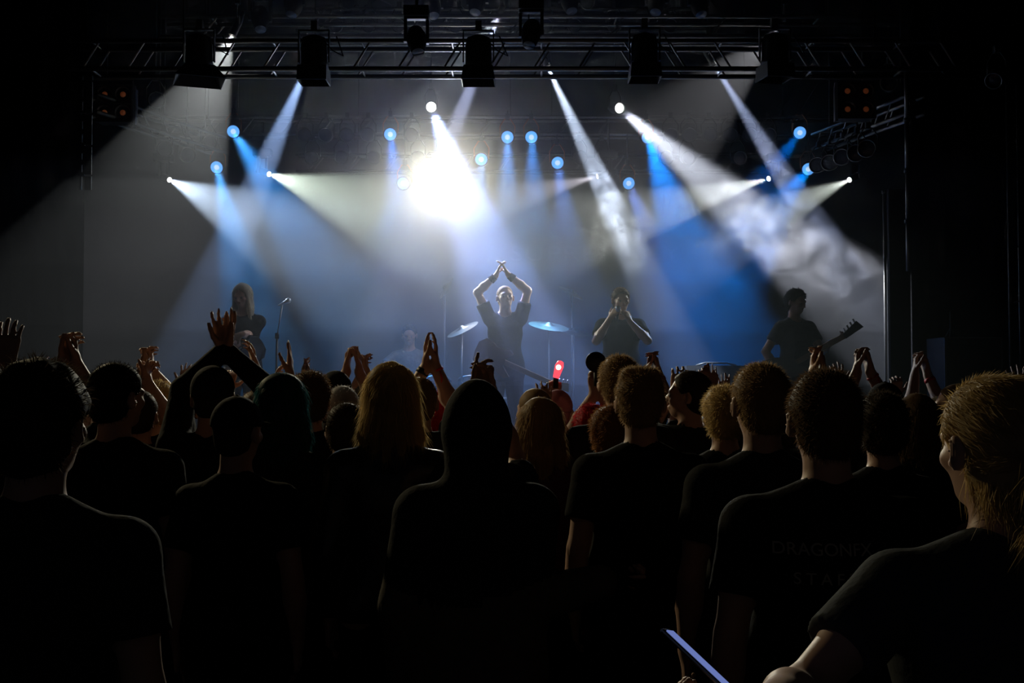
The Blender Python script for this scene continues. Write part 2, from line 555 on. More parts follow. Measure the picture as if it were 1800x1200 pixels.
def moving_head(loc, aim, label, lens, r=.055, group=None, scale=1.0, name='moving_head_lamp', below=True):
    aim = Vector(aim).normalized()
    root = empty(name, loc, label, 'stage lamp', group)
    u = Vector((0, 0, 1 if below else -1))
    m = MB().lathe((0, 0, 0), -aim, [(0, r), (.03 * scale, r * 1.15), (.10 * scale, r * 1.5), (.20 * scale, r * 1.5), (.26 * scale, r * 1.1), (.28 * scale, .001)], 16)
    m.build('lamp_head', M['black_paint'], root, True)
    MB().lathe((0, 0, 0), aim, [(0, r * .96), (.006, r * .5), (.008, .001)], 16).build('lens', M[lens], root, True)
    c = -aim * .15 * scale
    side = aim.cross(Vector((0, 0, 1)))
    side = side.normalized() if side.length > .1 else Vector((1, 0, 0))
    y = MB()
    for sg in (-1, 1):
        y.box(c + side * sg * r * 1.75 + u * .08 * scale, (.03, .06, .22 * scale))
    y.box(c + u * .19 * scale, (r * 3.8, .07, .03))
    y.build('yoke', M['black_paint'], root)
    MB().box(c + u * .24 * scale, (.22 * scale, .16 * scale, .09 * scale)).build('base', M['black_paint'], root)
    MB().tube(c + u * .28 * scale, c + u * (.36 * scale + (.27 if r < .04 else 0)), .015).build('clamp', M['alu_dark'], root)
    return root


mtxt = {298: 'small white moving lamp furthest left, throwing a cone to the right', 473: 'small white moving lamp left of centre, with a wide greenish cone',
        1050: 'small white moving lamp right of centre, with a weak beam to the left', 1351: 'small white moving lamp on the right with a wide cone to the left',
        1493: 'small white moving lamp furthest right', 758: 'round white spot lamp glaring above the blinding lamp',
        1088: 'round white spot lamp right of centre, beam crossing to the bassist'}
ttxt = {411: 'lamp high at left behind the front truss, with the broad grey beam', 548: 'lamp behind the second barn door lamp, narrow bluish beam',
        878: 'small bright lamp at the top centre, beam down past the middle barn door lamp', 960: 'lamp behind the front truss right of the middle barn door lamp',
        1254: 'lamp behind the front truss with a thin violet beam to the right', 1368: 'small bright lamp at top right above the last barn door lamp'}
for b in BEAMS:
    p = P(b['px'], b['py'], b['Y'])
    if b['kind'] == 'mover':
        moving_head(p, b['aim'], mtxt[b['px']], 'lens_white', .034, 'small moving lamps at the rear')
    elif b['kind'] == 'profile':
        lamp_can(p, Vector(b['aim']).normalized() * .4 + Vector((0, -1, 0)), mtxt[b['px']], 'lens_white', r=.062, length=.34, name='spot_lamp', cat='stage lamp', drop=7.545)
    elif b['px'] in ttxt:
        lamp_can(p, b['aim'], ttxt[b['px']], 'lens_white', r=.035, length=.26, name='spot_lamp', cat='stage lamp', drop=7.545)

# the blinding lamp: a round two-ring floodlight facing the hall
root = empty('blinder_lamp', SUN, 'large blinding white lamp facing the audience above the singer', 'stage lamp')
MB().lathe((0, 0, 0), (0, 1, 0), [(-.06, .235), (.05, .235), (.16, .14), (.17, .001)], 28).build('housing', M['black_paint'], root, True)
MB().lathe((0, -.05, 0), (0, -1, 0), [(0, .205), (.03, .12), (.04, .001)], 28).build('lens', M['lens_sun'], root, True)
MB().torus((0, -.06, 0), (0, 1, 0), .222, .014, 28, 6).build('rim', M['alu_dark'], root, True)
MB().rings([(.25, .04, 0), (.26, .04, .2), (.1, .04, .36), (-.1, .04, .36), (-.26, .04, .2), (-.25, .04, 0)], [.012] * 6, 6).build('yoke', M['alu_dark'], root, True)
MB().tube((0, .04, .36), (0, .15, BACK_Z - SUN.z + .03), .014).build('drop_pipe', M['alu_dark'], root)


def barn_door_lamp(px, label, w=.20, lamp_top=80, foot=146, tilt=0):
    """a big theatre spot hanging from the front truss, seen from behind: drum, yoke and four flared barn doors"""
    top = P(px, lamp_top, 10.82)
    bot = P(px, foot, 10.82)
    root = empty('barn_door_lamp', top, label, 'stage lamp', 'barn door lamps on the front truss')
    h = top.z - bot.z
    MB().lathe((0, 0, 0), (.0, .10, -1), [(-.10, .03), (-.07, .11), (.0, .125), (h * .45, .125), (h * .62, .14), (h * .64, .12)], 20, True).build('lamp_body', M['black_paint'], root, True)
    m = MB()
    for sg in (-1, 1):
        m.box((sg * .145, 0, -.02), (.012, .05, .30))
    m.box((0, 0, .14), (.30, .05, .014))
    m.build('yoke', M['black_paint'], root)
    MB().box((0, .02, .19), (.06, .07, .10)).build('clamp', M['alu_dark'], root)
    z0, z1 = -h * .62, -h
    for k in range(4):
        R = Matrix.Rotation(k * math.pi / 2 + math.radians(tilt), 3, 'Z')
        m = MB()
        q = [Vector((-.13, .13, z0)), Vector((.13, .13, z0)), Vector((w, w * .95, z1)), Vector((-w, w * .95, z1))]
        n = Vector((0, .008, .004))
        m.v = [tuple(R @ p) for p in q] + [tuple(R @ (p + n)) for p in q]
        m.f = [(0, 1, 2, 3), (7, 6, 5, 4), (0, 4, 5, 1), (1, 5, 6, 2), (2, 6, 7, 3), (3, 7, 4, 0)]
        m.build('barn_door', M['black_paint'], root)
    MB().rings([(.05, .02, .1), (.18, .0, -.05), (.28, 0, -.1), (.20, .1, .12)], [.006] * 4, 5).build('cable', M['black_paint'], root, True)
    return root


barn_door_lamp(350, 'black barn door lamp on the front truss, first from the left, turned aside', .235, 78, 144, 20)
barn_door_lamp(552, 'black barn door lamp on the front truss, second from the left', .14)
barn_door_lamp(841, 'black barn door lamp at the middle of the front truss', .16)
barn_door_lamp(1133, 'black barn door lamp on the front truss, fourth from the left', .15, 76, 141)
barn_door_lamp(1362, 'black barn door lamp on the front truss, last on the right', .14, 76, 141, 12)
for i, (px, py, Y, lab) in enumerate(((735, 92, 10.9, 'black moving lamp in the front truss left of its middle'), (930, 80, 10.9, 'black moving lamp in the front truss right of its middle'),
                                      (762, 28, 12.0, 'black moving lamp on the upper truss above the white spot'), (835, 22, 12.0, 'black moving lamp on the upper truss above the middle barn door lamp'),
                                      (1005, 20, 12.0, 'black moving lamp on the upper truss right of centre'), (1152, 22, 12.0, 'black moving lamp on the upper truss above the fourth barn door lamp'),
                                      (1233, 26, 12.0, 'black moving lamp last on the right of the upper truss'), (512, 26, 12.0, 'black moving lamp on the upper truss above the second barn door lamp'),
                                      (458, 52, 12.0, 'black moving lamp with brassy glints left on the upper truss'))):
    moving_head(P(px, py, Y), (.15 * (-1) ** i, -.5, -1), lab, 'lens_dark', .062, None, 1.1)


def four_cell(px, py, sg, label):
    root = empty('four_lamp_blinder', P(px, py, 11.7), label, 'audience light')
    MB().box((0, .1, 0), (.37, .2, .37)).build('housing', M['black_paint'], root)
    m = MB()
    for x in (-.19, 0, .19):
        m.box((x, -.01, 0), (.012, .03, .38))
    for z in (-.19, 0, .19):
        m.box((0, -.01, z), (.38, .03, .012))
    m.build('frame', M['black_paint'], root)
    for x in (-.095, .095):
        for z in (-.095, .095):
            c = MB().lathe((x, -.004, z), (0, 1, 0), [(-.01, .082), (-.005, .076), (.05, .03)], 18).build('reflector', M['alu_dark'], root, True)
            MB().lathe((x, -.002, z), (0, -1, 0), [(0, .03), (.02, .02), (.026, .001)], 12).build('lamp_cell', M['lens_amber'], root, True)
    MB().box((sg * .215, 0, -.02), (.03, .03, .40)).build('yoke_bar', M['steel'], root)
    MB().rings([(-.2, 0, .1), (-.2, 0, .25), (.2, 0, .25), (.2, 0, .1)], [.01] * 4, 6).build('yoke', M['alu_dark'], root, True)


four_cell(200, 182, 1, 'black four-lamp audience light with amber cells at the left end of the rig')
four_cell(1506, 176, -1, 'black four-lamp audience light with amber cells at the right end of the rig')

# ------------------------------------------------------------ masking, side scenery
def slab(name, p0, p1, Y, thick, m, label=None, cat=None, wavy=False):
    a, b = P(p0[0], p0[1], Y), P(p1[0], p1[1], Y)
    x0, x1 = min(a.x, b.x), max(a.x, b.x)
    z0, z1 = min(a.z, b.z), max(a.z, b.z)
    if not wavy:
        o = MB().box(((x0 + x1) / 2, Y + thick / 2, (z0 + z1) / 2), (x1 - x0, thick, z1 - z0)).build(name, m)
    else:
        n = max(8, int((x1 - x0) / .05))
        mb = MB()
        for layer in (0, 1):
            for i in range(n + 1):
                x = x0 + (x1 - x0) * i / n
                y = Y + .05 + .035 * math.sin(x * 24) + .02 * math.sin(x * 11 + 1) + layer * .015
                for z in (z0, (z0 + z1) / 2, z1):
                    mb.v.append((x, y, z))
        k = (n + 1) * 3
        for i in range(n):
            for j in range(2):
                a0 = i * 3 + j
                mb.f.append((a0, a0 + 3, a0 + 4, a0 + 1))
                mb.f.append((k + a0 + 1, k + a0 + 4, k + a0 + 3, k + a0))
        o = mb.build(name, m, None, True)
    if label:
        tag(o, label, cat)
    return o


def to_z(py, Y, z):
    return 665 - (z - CAM_Z) * F_PX / Y


slab('curtain', (-330, -30), (139, to_z(0, 11.4, .93)), 11.4, .1, M['drape'], 'black curtain masking the left wing of the stage', 'curtain', True)
slab('curtain', (1600, -30), (2060, to_z(0, 11.55, .93)), 11.55, .1, M['drape'], 'black curtain masking the right wing of the stage', 'curtain', True)
slab('curtain', (1562, 332), (1604, to_z(0, 11.75, .93)), 11.75, .06, M['drape'], 'narrow black screen behind the bassist, edged by a bright pole', 'curtain')
slab('curtain', (-60, -60), (1900, to_z(0, 16.6, .93)), 16.6, .05, M['backdrop'], 'dark backdrop cloth at the rear of the stage with a faint printed word', 'backdrop')
# printed word on the backdrop
fc = bpy.data.curves.new('word', 'FONT')
fc.body = 'SUPREMACY'
fc.size = .31
fc.space_character = 1.12
fc.extrude = .002
fo = bpy.data.objects.new('word', fc)
COL.objects.link(fo)
dg = bpy.context.evaluated_depsgraph_get()
tm = bpy.data.meshes.new_from_object(fo.evaluated_get(dg))
bpy.data.objects.remove(fo)
wx0, wx1 = P(898, 445, 16.5), P(1197, 445, 16.5)
xs = [v.co.x for v in tm.vertices]
k = (wx1.x - wx0.x) / (max(xs) - min(xs))
backdrop = [o for o in bpy.data.objects if o.get('category') == 'backdrop'][0]
wo = link('printed_word', tm, backdrop, M['print_grey'])
wo.scale = (k, 1, 1)
wo.rotation_euler = (math.pi / 2, 0, 0)
wo.location = (wx0.x - min(xs) * k, 16.575, P(900, 457, 16.5).z)

# perforated riser strip at the left edge of the stage opening
root = empty('perforated_strip', P(150, 330, 11.15), 'pale slotted metal strip down the left edge of the stage opening', 'stage strip')
rows = [(132, 142), (143, 200), (201, 256), (257, 308), (309, 335)]
for i, (y0, y1) in enumerate(rows):
    z0, z1 = P(150, y1, 11.15).z - root.location.z, P(150, y0, 11.15).z - root.location.z
    m = MB()
    m.box((-.045, 0, (z0 + z1) / 2), (.020, .02, z1 - z0 - .015))
    m.box((.025, 0, (z0 + z1) / 2), (.070, .02, z1 - z0 - .015))
    if i in (1, 2, 3):
        zz = [z0 + (z1 - z0) * f for f in (.08, .38, .5, .8, .97)]
        m.box((-.022, 0, zz[0] - .01), (.026, .02, .03))
        m.box((-.022, 0, (zz[1] + zz[2]) / 2), (.026, .02, .05))
        m.box((-.022, 0, zz[4] - .03), (.026, .02, .06))
    m.build('slotted_panel', M['alu_dark'], root)

# poles and tower at the right
def pole(name, px, y0, y1, Y, r, label, segs=3):
    a, b = P(px, y0, Y), P(px, y1, Y)
    root = empty(name, b, label, 'pole')
    for i in range(segs):
        z0 = (a.z - b.z) * i / segs
        z1 = (a.z - b.z) * (i + 1) / segs
        MB().tube((0, 0, z0), (0, 0, z1 - .03), r, 10).build('pole_section', M['alu'], root, True)
        MB().tube((0, 0, z1 - .035), (0, 0, z1), r * 1.5, 10).build('joint', M['black_paint'], root, True)
    return root


pole('metal_pole', 1597, 119, 476, 11.1, .022, 'segmented metal pole down the right edge of the stage opening', 4)
pole('metal_pole', 1559, 335, to_z(0, 12.2, .93), 12.2, .016, 'thin bright pole at the edge of the dark screen right of the bassist', 1)
root = empty('ladder_tower', P(1782, to_z(0, 10.4, .01), 10.4), 'slim metal ladder tower standing at the far right', 'tower')
zt = P(1782, 132, 10.4).z
for x in (0, .095):
    MB().tube((x, 0, 0), (x, 0, zt), .014, 8).build('upright', M['alu_dark'], root, True)
for i in range(9):
    z = zt - .1 - i * .5
    if z > 0:
        MB().tube((0, 0, z - .04), (.095, 0, z), .009, 6).build('rung', M['alu_dark'], root, True)
lamp_can(P(1748, 140, 10.4), (-.5, -.6, -.5), 'small dark lamp clamped to the top of the ladder tower', 'lens_dark', r=.07, rim='alu')

# speaker cabinet with metal corners, on the stage wing
ya = 10.97
a, b = P(1660, 592, ya), P(1762, 592, ya)
root = empty('speaker_cabinet', ((a.x + b.x) / 2, ya + .25, STAGE_Z + .002), 'black speaker cabinet with a pale metal edge on the right wing', 'speaker')
hh, ww = a.z - STAGE_Z, b.x - a.x
MB().box((0, 0, hh / 2), (ww - .02, .5, hh - .01)).build('cabinet', M['black_paint'], root)
for sg in (-1, 1):
    MB().box((sg * (ww / 2 - .008), -.245, hh / 2), (.016, .016, hh)).build('metal_edge', M['alu'], root)
MB().box((0, -.245, hh - .008), (ww, .016, .016)).build('metal_edge', M['alu'], root)
for z in (.3, .8):
    MB().lathe((0, -.255, hh * z), (0, 1, 0), [(0, .18), (.03, .15), (.06, .05), (.04, .001)], 20).build('driver', M['drape'], root, True)
root = empty('small_stand', ((a.x + b.x) / 2 - .12, ya + .25, STAGE_Z + hh + .004), 'little dark tripod stand on top of the speaker cabinet', 'stand')
MB().tube((0, 0, .06), (0, 0, .26), .010, 8).build('rod', M['alu_dark'], root, True)
for k in range(3):
    an = k * 2.094
    MB().tube((0, 0, .10), (.07 * math.cos(an), .07 * math.sin(an), 0), .006, 6).build('leg', M['alu_dark'], root, True)

# ribbed duct high over the stage
root = empty('air_duct', P(1190, 38, 15.2), 'pale ribbed air duct under the roof right of centre', 'duct')
MB().box((0, 0, .1), (.26, .3, .6)).build('duct_body', M['alu_dark'], root)
for i in range(4):
    MB().box((-.10 + i * .065, -.155, .1), (.02, .02, .6)).build('rib', M['alu'], root)
# ------------------------------------------------------------ bodies: one smooth surface per body, meshed from a distance field
def V3(*a):
    return np.array(a, dtype=np.float64)


def unit(v):
    v = np.asarray(v, float)
    return v / (np.linalg.norm(v) + 1e-12)


def rotz(a):
    c, s = math.cos(a), math.sin(a)
    return np.array([[c, -s, 0], [s, c, 0], [0, 0, 1.0]])


def rotx(a):
    c, s = math.cos(a), math.sin(a)
    return np.array([[1.0, 0, 0], [0, c, -s], [0, s, c]])


def roty(a):
    c, s = math.cos(a), math.sin(a)
    return np.array([[c, 0, s], [0, 1.0, 0], [-s, 0, c]])


class Field:
    def __init__(s, xs, ys, zs):
        s.ax = [np.asarray(a, np.float32) for a in (xs, ys, zs)]
        s.f = np.full([len(a) for a in s.ax], .5, np.float32)
        s.pad = 3.2 * float(max(np.max(np.diff(a)) for a in s.ax[:2]))

    def _sub(s, lo, hi, k):
        m = s.pad + k
        sl = []
        for a, l, h in zip(s.ax, lo, hi):
            i0 = max(0, int(np.searchsorted(a, l - m)) - 1)
            i1 = min(len(a), int(np.searchsorted(a, h + m)) + 1)
            if i1 - i0 < 1:
                return None
            sl.append(slice(i0, i1))
        g = (s.ax[0][sl[0]][:, None, None], s.ax[1][sl[1]][None, :, None], s.ax[2][sl[2]][None, None, :])
        return tuple(sl), g

    def _mix(s, sl, d, k, mode):
        a = s.f[sl]
        if mode == 'add':
            if k > 0:
                h = np.maximum(k - np.abs(a - d), 0)
                s.f[sl] = np.minimum(a, d) - h * h / (4 * k)
            else:
                s.f[sl] = np.minimum(a, d)
        else:
            d = -d
            if k > 0:
                h = np.maximum(k - np.abs(a - d), 0)
                s.f[sl] = np.maximum(a, d) + h * h / (4 * k)
            else:
                s.f[sl] = np.maximum(a, d)

    def cap(s, a, b, ra, rb=None, k=.012, mode='add', flat=None):
        """tapered capsule; flat = (direction, factor) squashes it along a direction"""
        rb = ra if rb is None else rb
        a, b = np.asarray(a, float), np.asarray(b, float)
        r = max(ra, rb)
        got = s._sub(np.minimum(a, b) - r, np.maximum(a, b) + r, k)
        if not got:
            return
        sl, (X, Y, Z) = got
        ab = b - a
        L2 = float(ab @ ab) + 1e-12
        px, py, pz = X - a[0], Y - a[1], Z - a[2]
        t = np.clip((px * ab[0] + py * ab[1] + pz * ab[2]) / L2, 0, 1)
        qx, qy, qz = px - t * ab[0], py - t * ab[1], pz - t * ab[2]
        if flat:
            n, f = unit(flat[0]), flat[1]
            w = (qx * n[0] + qy * n[1] + qz * n[2]) * (1 / f - 1)
            qx, qy, qz = qx + w * n[0], qy + w * n[1], qz + w * n[2]
        d = np.sqrt(qx * qx + qy * qy + qz * qz) - (ra + (rb - ra) * t)
        s._mix(sl, d.astype(np.float32), k, mode)

    def ell(s, c, r, R=None, k=.02, mode='add'):
        c, r = np.asarray(c, float), np.asarray(r, float)
        R = np.eye(3) if R is None else R
        ext = np.sqrt(((R * r) ** 2).sum(1))
        got = s._sub(c - ext, c + ext, k)
        if not got:
            return
        sl, (X, Y, Z) = got
        px, py, pz = X - c[0], Y - c[1], Z - c[2]
        q = [px * R[0, i] + py * R[1, i] + pz * R[2, i] for i in range(3)]
        k0 = np.sqrt(sum((q[i] / r[i]) ** 2 for i in range(3)))
        k1 = np.sqrt(sum((q[i] / r[i] ** 2) ** 2 for i in range(3))) + 1e-9
        s._mix(sl, (k0 * (k0 - 1) / k1).astype(np.float32), k, mode)

    def cut(s, c, n):
        """removes everything on the side the normal points to"""
        n = unit(n)
        X, Y, Z = s.ax[0][:, None, None], s.ax[1][None, :, None], s.ax[2][None, None, :]
        d = (X - c[0]) * n[0] + (Y - c[1]) * n[1] + (Z - c[2]) * n[2]
        s.f = np.maximum(s.f, d.astype(np.float32))

    def ripple(s, amp, waves):
        X, Y, Z = s.ax[0][:, None, None], s.ax[1][None, :, None], s.ax[2][None, None, :]
        t = 0
        for kx, ky, kz, ph in waves:
            t = t + np.sin(X * kx + Y * ky + Z * kz + ph + 1.3 * np.sin(X * ky * .6 + Z * kx * .5 + ph))
        s.f = s.f + (t * (amp / len(waves))).astype(np.float32)

    def extract(s):
        """surface nets: vertices (N,3), quads (M,4)"""
        f = s.f
        nx, ny, nz = f.shape
        inside = f < 0
        c = np.zeros((nx - 1, ny - 1, nz - 1), np.int8)
        for i in (0, 1):
            for j in (0, 1):
                for k in (0, 1):
                    c += inside[i:nx - 1 + i, j:ny - 1 + j, k:nz - 1 + k]
        act = np.argwhere((c > 0) & (c < 8))
        idx = np.full(c.shape, -1, np.int32)
        idx[act[:, 0], act[:, 1], act[:, 2]] = np.arange(len(act))
        I, J, K = act.T
        val = {}
        for i in (0, 1):
            for j in (0, 1):
                for k in (0, 1):
                    val[i, j, k] = f[I + i, J + j, K + k]
        acc = np.zeros((len(act), 3))
        cnt = np.zeros(len(act))
        for a in val:
            for ax in range(3):
                if a[ax]:
                    continue
                b = list(a)
                b[ax] = 1
                va, vb = val[a], val[tuple(b)]
                m = (va < 0) != (vb < 0)
                t = va[m] / (va[m] - vb[m])
                p = np.zeros((m.sum(), 3))
                p[:, 0], p[:, 1], p[:, 2] = a
                p[:, ax] = t
                acc[m] += p
                cnt[m] += 1
        acc /= cnt[:, None]
        out = np.zeros_like(acc)
        for ax, ii in enumerate((I, J, K)):
            A = s.ax[ax]
            out[:, ax] = A[ii] + acc[:, ax] * (A[ii + 1] - A[ii])
        quads = []
        for ax in range(3):
            n1, n2 = (ax + 1) % 3, (ax + 2) % 3
            a = [slice(None)] * 3
            b = [slice(None)] * 3
            a[ax], b[ax] = slice(0, -1), slice(1, None)
            e = inside[tuple(a)] != inside[tuple(b)]
            ed = np.argwhere(e)
            ok = (ed[:, n1] > 0) & (ed[:, n2] > 0) & (ed[:, n1] < f.shape[n1] - 1) & (ed[:, n2] < f.shape[n2] - 1)
            ed = ed[ok]
            if not len(ed):
                continue
            qs = []
            for d1, d2 in ((-1, -1), (0, -1), (0, 0), (-1, 0)):
                q = ed.copy()
                q[:, n1] += d1
                q[:, n2] += d2
                qs.append(idx[q[:, 0], q[:, 1], q[:, 2]])
            q = np.stack(qs, 1)
            flip = ~inside[ed[:, 0], ed[:, 1], ed[:, 2]]
            q[flip] = q[flip][:, ::-1]
            quads.append(q)
        q = np.concatenate(quads) if quads else np.zeros((0, 4), int)
        q = q[(q >= 0).all(1)]
        return out, q


def np_mesh(name, v, q, tris=None):
    me = bpy.data.meshes.new(name)
    tris = np.zeros((0, 3), int) if tris is None else tris
    me.vertices.add(len(v))
    me.vertices.foreach_set('co', np.asarray(v, np.float32).ravel())
    nl = len(q) * 4 + len(tris) * 3
    me.loops.add(nl)
    me.loops.foreach_set('vertex_index', np.concatenate([q.ravel(), tris.ravel()]).astype(np.int32))
    me.polygons.add(len(q) + len(tris))
    starts = np.concatenate([np.arange(len(q)) * 4, len(q) * 4 + np.arange(len(tris)) * 3]).astype(np.int32)
    me.polygons.foreach_set('loop_start', starts)
    me.update(calc_edges=True)
    me.validate()
    me.polygons.foreach_set('use_smooth', [True] * len(me.polygons))
    return me


def grid(lo, hi, h, z_fine=None, h_low=.028):
    xs = np.arange(lo[0], hi[0] + h, h)
    ys = np.arange(lo[1], hi[1] + h, h)
    if z_fine is None or z_fine <= lo[2]:
        zs = np.arange(lo[2], hi[2] + h, h)
    else:
        zs = np.concatenate([np.arange(lo[2], z_fine, h_low), np.arange(z_fine + h, hi[2] + h, h)])
    return Field(xs, ys, zs)


# ------------------------------------------------------------ hand
FINGERS = [(.030, .070, .0092), (.010, .079, .0095), (-.011, .073, .0090), (-.031, .058, .0080)]   # side offset, length, radius


def hand(F, w, d, n, side, s=1., curl=.35, spread=.10, thumb=.8, curls=None):
    """w wrist, d towards the fingers, n out of the palm, side = +1 when the thumb lies on cross(d, n)"""
    d = unit(d)
    n = unit(n - d * (np.asarray(n) @ d))
    t = np.cross(d, n) * side
    for i, (off, L, r) in enumerate(FINGERS):
        a = w + t * off * .45 * s + d * .004 * s
        kn = w + t * off * s + d * (.088 - abs(off - .008) * .25) * s
        F.cap(a, kn, .0145 * s, .0128 * s, k=.010, flat=(n, .85))
        c = curl if curls is None else curls[i]
        ang = off / .030 * spread
        dd = unit(d * math.cos(ang) + t * math.sin(ang))
        p, th, rr = kn, 0., r * s
        for seg, share in enumerate((.46, .30, .24)):
            th += c * (.9 if seg == 0 else 1.15)
            v = dd * math.cos(th) + n * math.sin(th)
            q = p + v * L * share * s
            F.cap(p, q, rr, rr * .92, k=.003)
            p, rr = q, rr * .92
    # thumb: leaves the side of the palm near its base
    a = w + t * .018 * s + d * .018 * s
    v = unit(d * (1 - .55 * thumb) + t * thumb + n * .35)
    b = a + v * .046 * s
    F.cap(a, b, .0155 * s, .0120 * s, k=.010)
    v2 = unit(v + d * .55 + n * .15)
    c = b + v2 * .034 * s
    F.cap(b, c, .0112 * s, .0102 * s, k=.004)
    v3 = unit(v2 + d * .3)
    F.cap(c, c + v3 * .026 * s, .0102 * s, .0085 * s, k=.004)
    F.cap(w - d * .03 * s, w + d * .02 * s, .026 * s, .027 * s, k=.012, flat=(n, .72))


# ------------------------------------------------------------ person
SKINS = dict(fair=(.52, .30, .21), tan=(.42, .23, .15), pale=(.60, .38, .29))
HAIRS = dict(black=(.012, .010, .009), dark=(.035, .024, .016), brown=(.10, .060, .032), light=(.26, .17, .085), blond=(.46, .33, .15),
             ash=(.34, .29, .22), ginger=(.18, .08, .03), teal=(.012, .05, .055), red=(.34, .012, .02), pink=(.62, .16, .20), grey=(.20, .19, .18))
CLOTH = dict(black=(.010, .010, .011), charcoal=(.022, .023, .025), slate=(.05, .055, .06), white=(.22, .23, .25), denim=(.04, .05, .09),
             leather=(.012, .011, .010), khaki=(.11, .10, .085), pinkcap=(.45, .16, .18), plum=(.07, .02, .04))
_mc = {}


def cmat(kind, key):
    if (kind, key) not in _mc:
        if kind == 'skin':
            m = mat('skin_' + key, SKINS[key], .5, spec=.35, noise=(14, .12), bump=.08)
            m.node_tree.nodes['Principled BSDF'].inputs['Sheen Weight'].default_value = .15
        elif kind == 'hair':
            m = mat('hair_' + key, tuple(min(.8, c * 1.6) for c in HAIRS[key]), .6, spec=.22, noise=(60, .35), translucent=.5)
        elif key == 'leather':
            m = mat('leather', CLOTH[key], .35, spec=.6, noise=(18, .3), bump=.4)
        else:
            m = mat('cloth_' + key, CLOTH[key], .9, spec=.08, noise=(30, .25), bump=.35)
        _mc[kind, key] = m
    return _mc[kind, key]


_eye = None


def eye_mesh():
    global _eye
    if _eye is None:
        bm = bmesh.new()
        bmesh.ops.create_uvsphere(bm, u_segments=10, v_segments=8, radius=.0125)
        _eye = bpy.data.meshes.new('eye')
        bm.to_mesh(_eye)
        bm.free()
        _eye.materials.append(mat('eye', (.16, .13, .11), .7, spec=.1))
    return _eye


def ik(S, T, l1, l2, pole):
    v = T - S
    L = np.linalg.norm(v)
    mx = (l1 + l2) * .995
    if L > mx:
        T = S + v / L * mx
        v, L = T - S, mx
    L = max(L, abs(l1 - l2) + .02)
    d = unit(v)
    a = (l1 * l1 - l2 * l2 + L * L) / (2 * L)
    h = math.sqrt(max(0, l1 * l1 - a * a))
    p = np.asarray(pole, float)
    p = unit(p - d * (p @ d))
    return S + d * a + p * h, T


